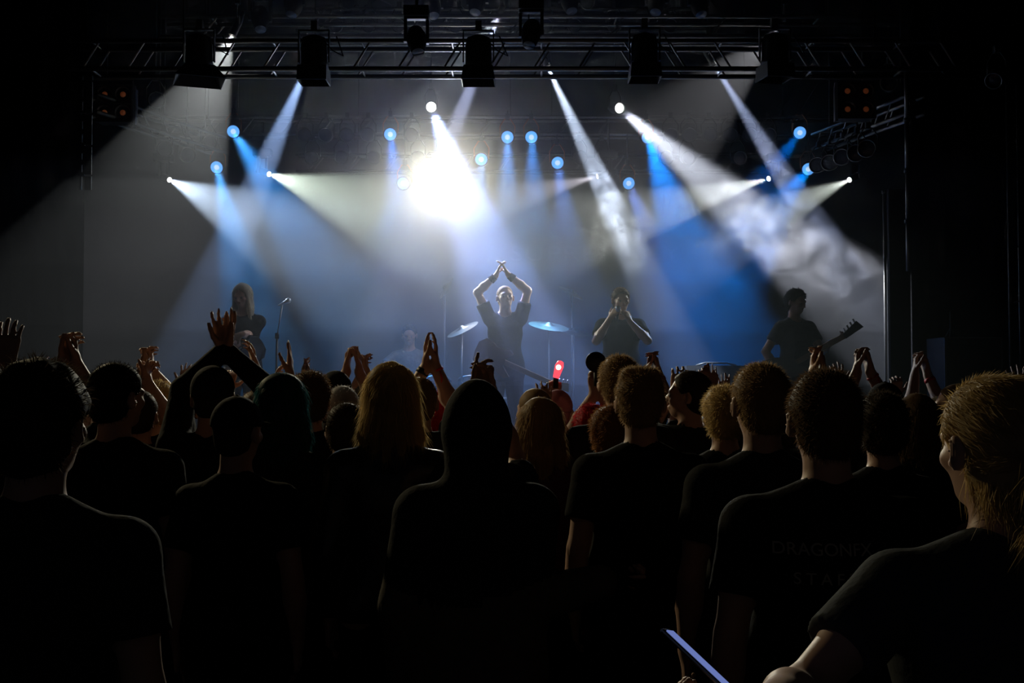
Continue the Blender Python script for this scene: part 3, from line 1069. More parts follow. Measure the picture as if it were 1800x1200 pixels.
def person(label, px, py, Y, yaw=0., ground=0., skin='fair', hair='short', hcol='dark', top='tee', tcol='black', legs='black',
           arms=(None, None), head=(0., 0., 0.), build=1., group=None, lean=(0., 0.), name='person', hair_len=.30, width=1.,
           seated=False, h=None, strands=None, hood_r=1., extra=None):
    """px, py: top of the head in the photograph at depth Y; yaw 0 faces the stage, pi the hall. arms = (left, right) as the body's own sides,
    each None or dict(at=(px, py, dy), d=hand direction in world, n=palm normal in world, curl=, spread=, pole=)"""
    topw = P(px, py, Y)
    H = topw.z - ground
    s = H / 1.775 if not seated else 1.0
    hz_ = topw.z - 1.775 * s if seated else ground
    rt = rotz(yaw)
    inv = rt.T
    lx, ly = lean                      # head moved from over the feet, in body axes
    off = rt @ V3(lx, ly, 0)
    base = V3(topw.x - off[0], topw.y - off[1], hz_)
    h = h or min(.0105, max(.0068, Y * .0019))

    def loc(p):                        # world to body axes
        return inv @ (np.asarray(p, float) - base)

    L = lambda x, y, z: V3(x * s * (build if abs(x) > .03 else 1), y * s, z * s)
    sh = V3(lx, ly, 0)                 # how far the upper body leans
    neck = L(0, -.01, 1.49) + sh * .85
    hc = L(0, .015, 1.655) + sh        # head centre
    Rh = rotz(head[0]) @ rotx(head[1]) @ roty(head[2])
    hp = lambda x, y, z: hc + Rh @ (V3(x, y, z) * s * width)
    # arms
    A = []
    for i, sd in ((0, -1), (1, 1)):
        a = arms[i]
        S = L(.168 * sd, -.01, 1.395) + sh * .8
        if a is None:
            S = L(.168 * sd, -.01, 1.390) + sh * .8
            E = S + V3(.055 * sd * s, -.03 * s, -.285 * s)
            W = E + V3(.005 * sd * s, .07 * s, -.245 * s)
            A.append(dict(S=S, E=E, W=W, d=V3(0, .15, -1), n=V3(-sd, 0, 0), curl=.3, spread=.05, thumb=.6, sd=sd, down=True))
            continue
        T = loc(P(a['at'][0], a['at'][1], Y + a['at'][2]))
        if T[2] > 1.5 * s:
            S = S + V3(-.012 * sd, .01, .045) * s
        pole = inv @ np.asarray(a.get('pole', (.45 * sd, .8, -.45) if yaw < 1.5 else (-.9 if sd > 0 else .9, 0, -.35)), float)
        E, W = ik(S, T, .295 * s, .262 * s, pole)
        A.append(dict(S=S, E=E, W=W, d=inv @ np.asarray(a.get('d', (0, 0, 1)), float), n=inv @ np.asarray(a.get('n', (0, 1, 0)), float),
                      curl=a.get('curl', .25), spread=a.get('spread', .12), thumb=a.get('thumb', .8), sd=sd, down=False,
                      curls=a.get('curls'), flip=a.get('flip', 1)))
    pts = [L(.24, -.2, 0), L(-.24, .26, 0), hp(0, .13, .16), hp(0, -.13, .16)]
    for a in A:
        m = .21 * s if not a['down'] else .10 * s
        pts += [a['E'] + .07 * s, a['E'] - .07 * s, a['W'] + unit(a['d']) * m * .9 + .07, a['W'] + unit(a['d']) * m * .9 - .07, a['W'] + .06, a['W'] - .06]
    if seated:
        pts += [L(.3, .62, 0)]
    pts = np.array(pts)
    lo, hi = pts.min(0) - .03, pts.max(0) + .03
    lo[2] = -.02

    def torso(F, g, cut=0):            # g = how much clothing adds
        b = build
        F.ell(L(0, 0, .95), V3(.170 * b + g, .118 * b + g, .13 + g) * s, k=.05)
        F.ell(L(0, .0, 1.10) + sh * .3, V3(.150 * b + g, .108 * b + g, .17) * s, k=.06)
        F.ell(L(0, -.005, 1.29) + sh * .6, V3(.168 * b + g, .118 * b + g, .185) * s, k=.07)
        for sd, a in ((-1, A[0]), (1, A[1])):
            F.cap(L(.06 * sd, -.02, 1.385) + sh * .8, a['S'], (.066 + g) * s, (.053 + g * .8) * s, k=.05)
            F.cap(L(.03 * sd, -.03, 1.475) + sh * .85, a['S'] + V3(-.04 * sd, -.008, .004) * s, (.036 + g * .95) * s, (.040 + g * .95) * s, k=.05)
            F.cap(L(.085 * sd, .0, .97), L(.10 * sd, -.03, .90), (.09 + g) * s, (.088 + g) * s, k=.03)

    # ---- body
    F = grid(lo, hi, h, (1.30 if all(a['E'][2] > 1.28 * s for a in A) else 1.2) * s if not seated else None, .05)
    torso(F, 0)
    F.cap(neck + V3(0, -.01, -.06) * s, hp(0, -.018, -.055), .064 * s, .057 * s, k=.03)
    for a in A:
        S, E, W = a['S'], a['E'], a['W']
        F.cap(S, S + (E - S) * .5, .055 * s, .049 * s, k=.03)
        F.cap(S + (E - S) * .5, E, .048 * s, .038 * s, k=.02)
        F.cap(E, E + (W - E) * .35, .042 * s, .044 * s, k=.02)
        F.cap(E + (W - E) * .35, W, .043 * s, .029 * s, k=.02)
        # cross(d, n) * side must point to the thumb: a body's right hand, fingers up and palm forward, has its thumb towards the middle
        hand(F, W + unit(a['d']) * .008, a['d'], a['n'], a['sd'] * a.get('flip', 1), s * 1.07, a['curl'], a['spread'], a['thumb'], a.get('curls'))
    # legs
    for sd in (-1, 1):
        hip = L(.092 * sd, 0, .91)
        if seated:
            kn = L(.20 * sd, .42, .93) + V3(0, 0, -.42)
            hip = L(.092 * sd, 0, .95) + V3(0, 0, -.42)
            an = L(.20 * sd, .45, .10)
        else:
            kn, an = L(.105 * sd, .012, .50), L(.115 * sd, -.03, .085)
        F.cap(hip, kn, .088 * s, .056 * s, k=.02)
        F.cap(kn, an, .055 * s, .036 * s, k=.02)
        F.cap(an + V3(0, -.02, -.04) * s, an + V3(.02 * sd, .16, -.05) * s, .036 * s, .030 * s, k=.02)
    # head
    e = lambda c, r, k=.015, mode='add': F.ell(hp(*c), V3(*r) * s * width, Rh, k, mode)
    e((0, -.014, .028), (.0765, .098, .088))
    e((0, .022, -.030), (.063, .070, .085), .03)
    e((0, .055, -.084), (.034, .032, .025), .02)
    e((0, .078, .022), (.055, .018, .014), .02)
    e((-.032, .098, -.003), (.016, .013, .011), .008, 'sub')
    e((.032, .098, -.003), (.016, .013, .011), .008, 'sub')
    F.cap(hp(0, .091, .004), hp(0, .112, -.030), .0085 * s, .0115 * s, k=.010)
    e((-.012, .098, -.034), (.009, .010, .007), .006)
    e((.012, .098, -.034), (.009, .010, .007), .006)
    e((0, .091, -.058), (.024, .011, .007), .004)
    e((0, .089, -.069), (.020, .011, .007), .004)
    for sd in (-1, 1):
        F.ell(hp(.088 * sd, -.014, -.008), V3(.010, .022, .036) * s, Rh @ rotz(-.6 * sd), .008)
        F.ell(hp(.095 * sd, -.006, -.004), V3(.004, .011, .020) * s, Rh @ rotz(-.6 * sd), .003, 'sub')
        e((.045 * sd, .060, -.020), (.022, .022, .018), .02)
    v, q = F.extract()
    body = link(name, np_mesh('body', v, q), None, cmat('skin', skin))
    body.location = base
    body.rotation_euler = (0, 0, yaw)
    tag(body, label, 'person', group)
    for sd in (-1, 1):
        o = link('eye', eye_mesh(), body)
        o.location = hp(.032 * sd, .080, -.001)
        o.scale = (s, s, s)

    def part(nm, F, m, vq=None, tris=None):
        v, q = vq or F.extract()
        return link(nm, np_mesh(nm, v, q, tris), body, m)

    R2 = np.random.RandomState(int(px * 7 + py * 13) % 100000)

    def waves(n, f):
        return [(R2.uniform(-f, f), R2.uniform(-f, f), R2.uniform(-f, f) * .7, R2.uniform(0, 6)) for _ in range(n)]

    # ---- upper garment
    if top:
        longs = top in ('hoodie', 'jacket', 'coat', 'longsleeve')
        g = dict(tee=.012, hoodie=.026, jacket=.022, coat=.034, tank=.008, longsleeve=.012).get(top, .012)
        hem = {'coat': .50, 'jacket': .86}.get(top, .80)
        p2 = [L(.27, .2, hem), L(-.27, -.2, hem), neck + V3(0, 0, .08) * s]
        for a in A:
            end = a['W'] if longs else a['S'] + (a['E'] - a['S']) * .75
            p2 += [end + .085 * s, end - .085 * s, a['E'] + .08 * s if longs else end, a['E'] - .08 * s if longs else end]
            p2 += [a['S'] + .1 * s, a['S'] - .1 * s]
        if top in ('hoodie', 'coat') and hair == 'hood':
            p2 += [hp(0, 0, .21), hp(.2, .2, 0), hp(-.2, -.2, 0)]
        p2 = np.array(p2)
        l2, h2 = p2.min(0) - .03, p2.max(0) + .03
        l2[2] = hem * s - .05
        G = grid(l2, h2, h * (1.7 if Y > 4 else 1.35), 1.15 * s, .045)
        torso(G, g)
        if hem < .86:
            G.cap(L(0, 0, hem - .05), L(0, 0, 1.0), (.185 * build + g) * s, (.175 * build + g) * s, k=.04, flat=((0, 1, 0), .72))
        for a in A:
            S, E, W = a['S'], a['E'], a['W']
            if top == 'tank':
                continue
            if longs:
                G.cap(S, E, (.058 + g) * s, (.046 + g) * s, k=.03)
                G.cap(E, W - unit(W - E) * .01, (.046 + g) * s, (.034 + g * .7) * s, k=.02)
            else:
                T_ = Field(*G.ax)
                T_.cap(S, S + (E - S) * .72, (.058 + g) * s, (.060 + g) * s, k=0)
                T_.cut(S + (E - S) * .60, E - S)
                hh_ = np.maximum(.03 - np.abs(G.f - T_.f), 0)
                G.f = np.minimum(G.f, T_.f) - hh_ * hh_ / .12
        G.ripple(.0045 * s, waves(6, 30))
        G.cut(L(0, 0, hem), (0, 0, -1))
        if top == 'jacket':
            for sd in (-1, 1):
                G.cap(neck + V3(.05 * sd, -.04, .0) * s, neck + V3(.03 * sd, .06, -.02) * s, .026 * s, k=.02)
            G.cap(neck + V3(-.05, -.05, .01) * s, neck + V3(.05, -.05, .01) * s, .026 * s, k=.02)
        if hair == 'hood':
            r_ = hood_r
            G.ell(hp(0, -.02, .025), V3(.112, .128, .122) * s * r_, Rh, .03)
            G.ell(hp(0, -.06, .085), V3(.070, .085, .085) * s * r_, Rh, .05)
            G.cap(hp(0, -.03, -.02), neck + V3(0, -.02, -.02) * s, .108 * s * r_, .098 * s, k=.03)
            G.ell(hp(0, .12, -.02), V3(.075, .11, .11) * s, Rh, .02, 'sub')
        elif top in ('hoodie', 'coat'):
            G.cap(neck + V3(-.07, -.09, -.0) * s, neck + V3(.07, -.09, -.0) * s, .045 * s, k=.03)
            G.cap(neck + V3(0, -.02, -.02) * s, neck + V3(0, -.01, .05) * s, .070 * s, .068 * s, k=.02, mode='sub')
        else:
            G.cap(neck + V3(0, .012, .0) * s, neck + V3(0, .02, .12) * s, .060 * s, .085 * s, k=.006, mode='sub')
        nm = dict(tee='t_shirt', hoodie='hooded_top', jacket='jacket', coat='coat', tank='vest', longsleeve='shirt')[top]
        garment = part(nm, G, cmat('cloth', tcol))
    # ---- trousers and shoes
    p3 = [L(.25, -.22, 0), L(-.25, .28, 0), L(0, 0, 1.03)]
    if seated:
        p3 += [L(.32, .64, 0), L(-.32, .64, 0)]
    p3 = np.array(p3)
    G = grid(p3.min(0) - .03, p3.max(0) + .03, .022)
    for sd in (-1, 1):
        hip = L(.092 * sd, 0, .91)
        if seated:
            kn = L(.20 * sd, .42, .93) + V3(0, 0, -.42)
            hip = L(.092 * sd, 0, .95) + V3(0, 0, -.42)
            an = L(.20 * sd, .45, .12)
        else:
            kn, an = L(.105 * sd, .012, .50), L(.115 * sd, -.03, .10)
        G.cap(hip, kn, .102 * s, .074 * s, k=.03)
        G.cap(kn, an, .074 * s, .062 * s, k=.03)
    if not seated:
        G.ell(L(0, 0, .95), V3(.182 * build, .130 * build, .13) * s, k=.04)
        G.cut(L(0, 0, 1.02), (0, 0, 1))
    else:
        G.ell(L(0, 0, .95) + V3(0, 0, -.42), V3(.19, .14, .13) * s, k=.04)
    part('trousers', G, cmat('cloth', legs))
    for sd in (-1, 1):
        an = L(.20 * sd, .45, .10) if seated else L(.115 * sd, -.03, .085)
        G = grid(np.minimum(an, an) - V3(.10, .12, .14), an + V3(.10, .28, .10), .018)
        G.cap(an + V3(0, -.025, -.035) * s, an + V3(.02 * sd, .17, -.047) * s, .050 * s, .042 * s, k=.02)
        G.cap(an + V3(0, -.01, .03) * s, an + V3(0, -.01, -.03) * s, .050 * s, k=.02)
        G.cut(V3(0, 0, .004), (0, 0, -1))
        part('shoe', G, cmat('cloth', 'leather'))
    # ---- hair
    if hair not in (None, 'hood', 'bald'):
        long = hair in ('long', 'wavy')
        Lh = hair_len if long or hair == 'ponytail' else .0
        q1 = np.array([hp(.14, .16, .15), hp(-.14, -.18, .15), hp(0, 0, .18), hp(0, 0, -.10), hp(.14, -.16, -.12), hp(-.14, .14, -.12)])
        l4, h4 = q1.min(0) - .01, q1.max(0) + .01
        l4[2] = min(l4[2], hc[2] - (Lh + .02) * s)
        l4[:2] -= .02
        hh = h * .95
        G = grid(l4, h4, hh)
        t = dict(short=.014, buzz=.005, flat=.014, curly=.030, mop=.024, long=.022, wavy=.026, ponytail=.014, cap=.006).get(hair, .014)
        gell = lambda c, r, k=.01, mode='add': G.ell(hp(*c), V3(*r) * s * width, Rh, k, mode)
        gell((0, -.016, .030), (.0765 + t, .098 + t, .088 + t * 1.1))
        if hair == 'flat':
            G.cap(hp(-.045, .03, .105), hp(.045, .03, .105), .030 * s, k=.02)
            G.cap(hp(-.045, -.04, .10), hp(.045, -.04, .10), .030 * s, k=.02)
        gell((0, -.045, -.035), (.062 + t, .062 + t * .8, .055 + t), .02)
        # the face, the ears and the nape stay free
        n = Rh @ unit(V3(0, .86, -.50))
        c = hp(0, .050, .050)
        if long:
            n = Rh @ unit(V3(0, .93, -.30))
            c = hp(0, .062, .045)
        G.cut(c, n)
        if not long:
            G.cut(hp(0, -.05, -.088 if hair != 'mop' else -.11), Rh @ V3(0, .25, -1))
            for sd in (-1, 1):
                gell((.092 * sd, .006, -.022), (.028, .036, .050), .006, 'sub')
        if long:
            dn = V3(0, 0, -1)
            for k_ in range(9):
                an = math.radians(-110 + k_ * 27.5)
                a0 = hp(.066 * math.sin(an), -.016 - .072 * math.cos(an), .02)
                drop = Lh * R2.uniform(.85, 1.0)
                mid = a0 + (Rh @ V3(.028 * math.sin(an), -.018 * math.cos(an), 0) + dn * drop * .5) * s
                end = a0 + (Rh @ V3(.030 * math.sin(an) + R2.uniform(-.02, .02), -.02 * math.cos(an), 0) + dn * drop) * s
                G.cap(a0, mid, .030 * s, .026 * s, k=.02)
                G.cap(mid, end, .026 * s, .011 * s, k=.015)
        if hair == 'ponytail':
            k0 = hp(0, -.115, -.005)
            k1 = hp(0, -.155, -.06)
            k2 = hp(0, -.125, -.16)
            k3 = hp(0, -.115, -.06 - Lh * .8)
            G.cap(k0, k1, .026 * s, .032 * s, k=.02)
            G.cap(k1, k2, .034 * s, .032 * s, k=.02)
            G.cap(k2, k3, .031 * s, .012 * s, k=.02)
            gell((0, -.05, -.06), (.055, .06, .05), .02)
        amp = dict(curly=.012, wavy=.010, mop=.007, long=.006, ponytail=.004).get(hair, .003)
        G.ripple(amp * s, waves(6, 90 if not long else 70))
        v, q = G.extract()
        if len(q):
            me0 = np_mesh('hair', v, q)
            nrm = np.zeros(len(v) * 3, np.float32)
            me0.vertices.foreach_get('normal', nrm)
            nrm = nrm.reshape(-1, 3)
            bpy.data.meshes.remove(me0)
            ns = strands if strands is not None else (2600 if Y < 5.2 else 700)
            sel = R2.randint(0, len(v), ns)
            p0 = v[sel]
            nn = nrm[sel].astype(float)
            down = np.tile(V3(0, 0, -1), (ns, 1))
            tang = down - nn * (down * nn).sum(1)[:, None]
            rnd = R2.normal(0, 1, (ns, 3))
            if long or hair == 'ponytail':
                d1 = tang * .9 + nn * .14 + rnd * .16
                ln = R2.uniform(.03, .11, ns) * s * (1 - .88 * np.clip(nn[:, 2] * 1.3, 0, 1))
                if hair == 'ponytail':      # combed back to the tie
                    k0_ = hp(0, -.125, -.02)
                    on_head = ((p0[:, 2] > k0_[2] - .03 * s) & (np.linalg.norm(p0 - k0_, axis=1) > .045 * s))
                    to = k0_ - p0
                    to -= nn * (to * nn).sum(1)[:, None]
                    to /= np.linalg.norm(to, axis=1)[:, None] + 1e-9
                    d1 = np.where(on_head[:, None], to + nn * .07 + rnd * .06, d1)
                    ln = np.where(on_head, R2.uniform(.02, .05, ns), R2.uniform(.04, .10, ns)) * s
                    down = np.where(on_head[:, None], to * .6, down)
            elif hair in ('curly', 'mop', 'wavy'):
                d1 = tang * .2 + nn * .55 + rnd * .45
                ln = R2.uniform(.010, .030, ns) * s
            elif hair in ('buzz', 'cap'):
                d1 = nn * .8 + rnd * .3
                ln = R2.uniform(.002, .006, ns) * s
            else:
                d1 = nn * .7 + tang * .3 + rnd * .35
                ln = R2.uniform(.007, .022, ns) * s
            d1 /= np.linalg.norm(d1, axis=1)[:, None]
            d2 = d1 + down * .35 + R2.normal(0, .2, (ns, 3))
            d2 /= np.linalg.norm(d2, axis=1)[:, None]
            side = np.cross(d1, rnd)
            side /= np.linalg.norm(side, axis=1)[:, None] + 1e-9
            wd = max(.0009, Y * .00022) * R2.uniform(.6, 1.2, (ns, 1))
            p0 = p0 - nn * .002
            p1 = p0 + d1 * ln[:, None] * .5
            p2_ = p1 + d2 * ln[:, None] * .5
            sv = np.concatenate([p0 - side * wd, p0 + side * wd, p1 - side * wd * .8, p1 + side * wd * .8, p2_])
            b0 = len(v)
            i = np.arange(ns)
            q2 = np.stack([b0 + i, b0 + ns + i, b0 + 3 * ns + i, b0 + 2 * ns + i], 1)
            t2 = np.stack([b0 + 2 * ns + i, b0 + 3 * ns + i, b0 + 4 * ns + i], 1)
            part('hair', None, cmat('hair', hcol), (np.concatenate([v, sv]), np.concatenate([q, q2])), t2)
    # a cap sits over the hair
    if extra:
        for kind, col in extra:
            q1 = np.array([hp(.14, .25, .17), hp(-.14, -.24, .17), hp(.14, -.2, -.04), hp(-.14, .2, -.04)])
            G = grid(q1.min(0) - .02, q1.max(0) + .02, h)
            if kind in ('cap', 'cap_back', 'beanie'):
                tt = .016
                G.ell(hp(0, -.014, .036), V3(.0765 + tt, .098 + tt, .088 + tt) * s, Rh, .01)
                G.cut(hp(0, 0, .022 if kind != 'beanie' else .0), Rh @ unit(V3(0, .0, -1)))
                if kind != 'beanie':
                    f_ = 1 if kind == 'cap' else -1
                    G.ell(hp(0, .115 * f_ - .01, .030), V3(.075, .085, .012) * s, Rh @ rotx(-.12 * f_), .012)
                    G.ell(hp(0, -.014, .142), V3(.008, .008, .006) * s, Rh, .004)
                part('beanie' if kind == 'beanie' else 'cap', G, cmat('cloth', col))
    body['_k'] = 0
    del body['_k']
    INFO[name if name != 'person' else label] = dict(A=A, base=base, rt=rt, s=s, hp=hp, body=body, neck=neck, yaw=yaw)
    return body


INFO = {}


def W(label, p):
    """body axes to world"""
    i = INFO[label]
    return Vector(i['rt'] @ np.asarray(p, float) + i['base'])
# ------------------------------------------------------------ instruments
GB = {}


def guitar(label, bc, neck_dir, face, col, length=1.15, holder=None):
    """bc: body centre in world; neck_dir towards the headstock; face: out of the strings"""
    bc, t, n = Vector(bc), Vector(neck_dir).normalized(), Vector(face)
    n = (n - t * n.dot(t)).normalized()
    s = t.cross(n)
    R = Matrix((t, s, n)).transposed()
    root = empty('electric_guitar', bc, label, 'guitar')
    root.rotation_euler = R.to_euler()
    # outline of the body in the t-s plane
    out = [(-.20, 0), (-.19, .10), (-.12, .165), (-.02, .150), (.03, .115), (.10, .125), (.19, .150), (.235, .115), (.18, .075), (.135, .04),
           (.135, -.04), (.16, -.07), (.20, -.12), (.15, -.145), (.07, -.120), (.02, -.115), (-.04, -.150), (-.13, -.160), (-.19, -.10)]
    bm = bmesh.new()
    vs = [bm.verts.new((x, y, -.022)) for x, y in out]
    f = bm.faces.new(vs)
    e = bmesh.ops.extrude_face_region(bm, geom=[f])
    bmesh.ops.translate(bm, verts=[v for v in e['geom'] if isinstance(v, bmesh.types.BMVert)], vec=(0, 0, .044))
    bmesh.ops.bevel(bm, geom=[ed for ed in bm.edges if abs(ed.verts[0].co.z - ed.verts[1].co.z) < 1e-5], offset=.007, segments=2, affect='EDGES')
    bmesh.ops.recalc_face_normals(bm, faces=bm.faces[:])
    me = bpy.data.meshes.new('guitar_body')
    bm.to_mesh(me)
    bm.free()
    link('guitar_body', me, root, col)
    L = length
    MB().box((.12 + (L - .50) / 2, 0, .018), (L - .50, .052, .022)).build('neck', M['neckwood'], root)
    MB().box((.12 + (L - .50) / 2, 0, .031), (L - .52, .046, .005)).build('fingerboard', M['black_paint'], root)
    hx = .12 + L - .50
    m = MB()
    m.v = [(hx, -.026, .005), (hx + .17, -.075, .002), (hx + .20, .01, .002), (hx, .03, .005), (hx, -.026, .022), (hx + .17, -.075, .018), (hx + .20, .01, .018), (hx, .03, .022)]
    m.f = [(0, 1, 2, 3), (7, 6, 5, 4), (0, 4, 5, 1), (1, 5, 6, 2), (2, 6, 7, 3), (3, 7, 4, 0)]
    m.build('headstock', col, root)
    for i in range(4):
        MB().tube((hx + .03 + i * .04, -.03 - i * .012, .01), (hx + .03 + i * .04, -.07 - i * .012, .01), .008, 6).build('tuning_peg', M['steel'], root, True)
    m = MB()
    for i in range(4):
        m.tube((-.10, -.018 + i * .012, .034), (hx + .03, -.016 + i * .011, .036), .0014, 4)
    m.build('strings', M['steel'], root)
    for x in (-.02, .05):
        MB().box((x, 0, .028), (.025, .08, .014)).build('pickup', M['black_paint'], root)
    MB().box((-.10, 0, .028), (.03, .08, .014)).build('bridge', M['steel'], root)
    return root


M['neckwood'] = mat('neck_wood', (.20, .12, .06), .4, noise=(30, .2))
M['gloss_black'] = mat('gloss_black', (.01, .01, .011), .12, spec=.8)
M['gloss_sun'] = mat('gloss_sunburst', (.10, .04, .02), .15, spec=.8)
M['shell'] = mat('drum_shell', (.03, .03, .04), .2, spec=.7)
M['skin'] = mat('drum_head', (.5, .5, .48), .6)
M['brass'] = mat('cymbal_brass', (.22, .17, .09), .4, 1.0)


def strap(label, pts, parent_m):
    m = MB()
    m.rings(pts, [.012] * len(pts), 6)
    o = m.build('guitar_strap', parent_m, None, True)
    return tag(o, label, 'strap')


# ------------------------------------------------------------ the band (they face the hall)
SZ = STAGE_Z + .002
PI = math.pi
SY = 11.9
person('long-haired guitarist in a black T-shirt playing at the left of the stage', 427, 501, 12.4, yaw=PI, ground=SZ, hair='long', hcol='ash', hair_len=.33,
       head=(-.25, -.22, .05), arms=(dict(at=(398, 600, -.30), d=(-.3, -.3, .7), n=(0, 1, 0), curl=.7, pole=(-.6, -.2, -.8)),
                                     dict(at=(424, 588, -.34), d=(-.8, -.2, -.4), n=(0, 1, 0), curl=.6, pole=(1, .2, -.5))), legs='denim', skin='fair')
# the body's own left arm is at the viewer's right, so sort the hands out by where they are
GP = P(436, 622, 12.0)
guitar('dark electric guitar held by the long-haired guitarist', GP, (-.55, -.35, -.55), (.3, -.9, .3), M['gloss_black'], 1.0)

person('singer in a black T-shirt clapping both hands above his shaved head', 888, 502, SY, yaw=PI, ground=SZ, hair='buzz', hcol='light', top='tee', tcol='charcoal',
       head=(.22, .12, .04), width=1.0, legs='black',
       arms=(dict(at=(893, 482, -.12), d=(-.50, -.1, .9), n=(-.8, 0, -.4), curl=.25, spread=.05, pole=(1.0, .1, .05)),
             dict(at=(872, 484, -.12), d=(.35, -.1, .9), n=(.9, 0, -.4), curl=.35, spread=.05, pole=(-1.0, .1, .10))), skin='pale')
inf = INFO['singer in a black T-shirt clapping both hands above his shaved head']
for k_, A_ in enumerate(inf['A']):
    Wp, Ep = Vector(A_['W']), Vector(A_['E'])
    dv = (Ep - Wp).normalized()
    MB().rings([Wp + dv * .015, Wp + dv * .04, Wp + dv * .075], [.037, .040, .044], 14).build('wristband', cmat('cloth', 'black'), inf['body'], True)
guitar('bass guitar slung low in front of the singer, neck pointing down to the right', P(866, 628, SY - .22), (.80, -.22, -.36), (-.1, -1, .1), M['gloss_sun'], 1.05)

person('band member in a black T-shirt cupping both hands at his mouth', 1091, 507, 11.7, yaw=PI + .1, ground=SZ, hair='short', hcol='brown', hair_len=.1, build=1.12,
       head=(.1, -.15, .05), arms=(dict(at=(1108, 566, -.26), d=(-.45, 0, .9), n=(-.6, .6, 0), curl=.7, pole=(.8, 0, -.9)),
                                   dict(at=(1072, 560, -.26), d=(.6, 0, .8), n=(.6, .6, 0), curl=.6, pole=(-.6, 0, -1))), skin='fair', legs='denim')
mic = empty('microphone', P(1086, 545, 11.42), 'handheld microphone at the mouth of the man beside the singer', 'microphone')
MB().lathe((0, 0, 0), (0, -.3, .3), [(-.02, .001), (-.015, .018), (.005, .026), (.03, .026), (.045, .02)], 12).build('grille', M['steel'], mic, True)
MB().tube((0, .005, -.012), (0, .10, -.10), .014, 10).build('handle', M['black_paint'], mic, True)

person('bassist in a printed grey T-shirt at the right of the stage', 1398, 511, 11.5, yaw=PI + .35, ground=SZ, hair='mop', hcol='black', top='tee', tcol='slate',
       head=(.35, -.22, 0), legs='denim', skin='tan',
       arms=(dict(at=(1462, 600, -.30), d=(.75, -.2, .35), n=(0, .4, .9), curl=.7, pole=(.3, -.1, -1)),
             dict(at=(1370, 655, -.10), d=(.1, -.2, -1), n=(.9, 0, 0), curl=.5, pole=(-.9, .2, -.2))))
guitar('black bass guitar of the bassist, headstock raised to the right', P(1378, 648, 11.25), (.84, -.22, .48), (0, -1, .1), M['gloss_black'], 1.04)
bi = INFO['bassist in a printed grey T-shirt at the right of the stage']
m = MB()
for zz, ww in ((1.36, .16), (1.33, .05), (1.24, .14), (1.20, .10), (1.16, .12)):
    m.box((0, .145 * bi['s'], zz * bi['s']), (ww, .004, .018))
m.build('shirt_print', M['print_grey'], bi['body'])

person('drummer in a white V-neck shirt seated in the haze', 720, 572, 14.0, yaw=PI, ground=SZ, hair='short', hcol='dark', top='tee', tcol='white', seated=True,
       arms=(dict(at=(752, 650, -.35), d=(.1, -.8, .1), n=(0, 0, -1), curl=.8, pole=(1, .2, -.4)),
             dict(at=(690, 650, -.35), d=(-.1, -.8, .1), n=(0, 0, -1), curl=.8, pole=(-1, .2, -.4))), head=(0, -.2, 0))
stool = empty('drum_stool', (P(720, 600, 14.0).x, 14.05, SZ), 'round stool under the drummer', 'stool')
hz0 = P(720, 572, 14.0).z - 1.775 + .42 - SZ
MB().lathe((0, 0, 0), (0, 0, 1), [(hz0 - .04, .16), (hz0 + .02, .17), (hz0 + .04, .14), (hz0 + .045, .001)], 20).build('seat', M['black_paint'], stool, True)
for k in range(3):
    an = k * 2.094 + .4
    MB().tube((0, 0, hz0 * .6), (.22 * math.cos(an), .22 * math.sin(an), .01), .012, 8).build('leg', M['steel'], stool, True)
MB().tube((0, 0, hz0 * .2), (0, 0, hz0), .018, 8).build('post', M['steel'], stool, True)


# ------------------------------------------------------------ drum kit on a riser
rz = .30
structure(MB().box((P(790, 600, 14).x, 14.2, SZ + rz / 2 - .15), (2.6, 2.2, rz - .29)).build('drum_riser', M['stage']))
DZ = SZ + .012
cx = P(800, 600, 13.6).x


def drum(label, c, axis, r, depth, legs=()):
    c, axis = Vector(c), Vector(axis).normalized()
    root = empty('drum', (c.x, c.y, DZ), label, 'drum')
    o = c - Vector((c.x, c.y, DZ))
    MB().lathe(o - axis * depth / 2, axis, [(0, r), (depth, r)], 28).build('shell', M['shell'], root, True)
    for sg in (-1, 1):
        MB().lathe(o + axis * sg * depth / 2, axis * sg, [(0, r * .99), (.003, .001)], 28).build('drum_head', M['skin'], root, True)
        MB().torus(o + axis * sg * depth / 2, axis, r * 1.01, .012, 28, 6).build('hoop', M['steel'], root, True)
    for q in legs:
        MB().tube(o + Vector(q[0]), Vector(q[1]), .009, 6).build('leg', M['steel'], root, True)
    return root


drum('bass drum standing upright at the front of the kit', (cx, 13.35, DZ + .285), (0, -1, 0), .27, .42, [((.25, -.15, -.1), (.36, -.30, .0)), ((-.25, -.15, -.1), (-.36, -.30, 0))])
for x, lab in ((-.20, 'small tom drum mounted over the left of the bass drum'), (.20, 'small tom drum mounted over the right of the bass drum')):
    drum(lab, (cx + x, 13.45, DZ + .72), (0, .35, .94), .15, .22, [((0, 0, -.1), (-x * .5, .0, .56))])
drum('floor tom standing at the right of the drum kit', (cx + .62, 13.75, DZ + .42), (0, 0, 1), .20, .38, [((.2, 0, 0), (.22, 0, 0)), ((-.1, .18, 0), (-.11, .2, 0)), ((-.1, -.18, 0), (-.11, -.2, 0))])
drum('snare drum on its stand before the drummer', (cx - .50, 13.55, DZ + .58), (0, .1, 1), .17, .14, [((0, 0, -.07), (.2, .1, 0)), ((0, 0, -.07), (-.2, .1, 0)), ((0, 0, -.07), (0, -.2, 0))])


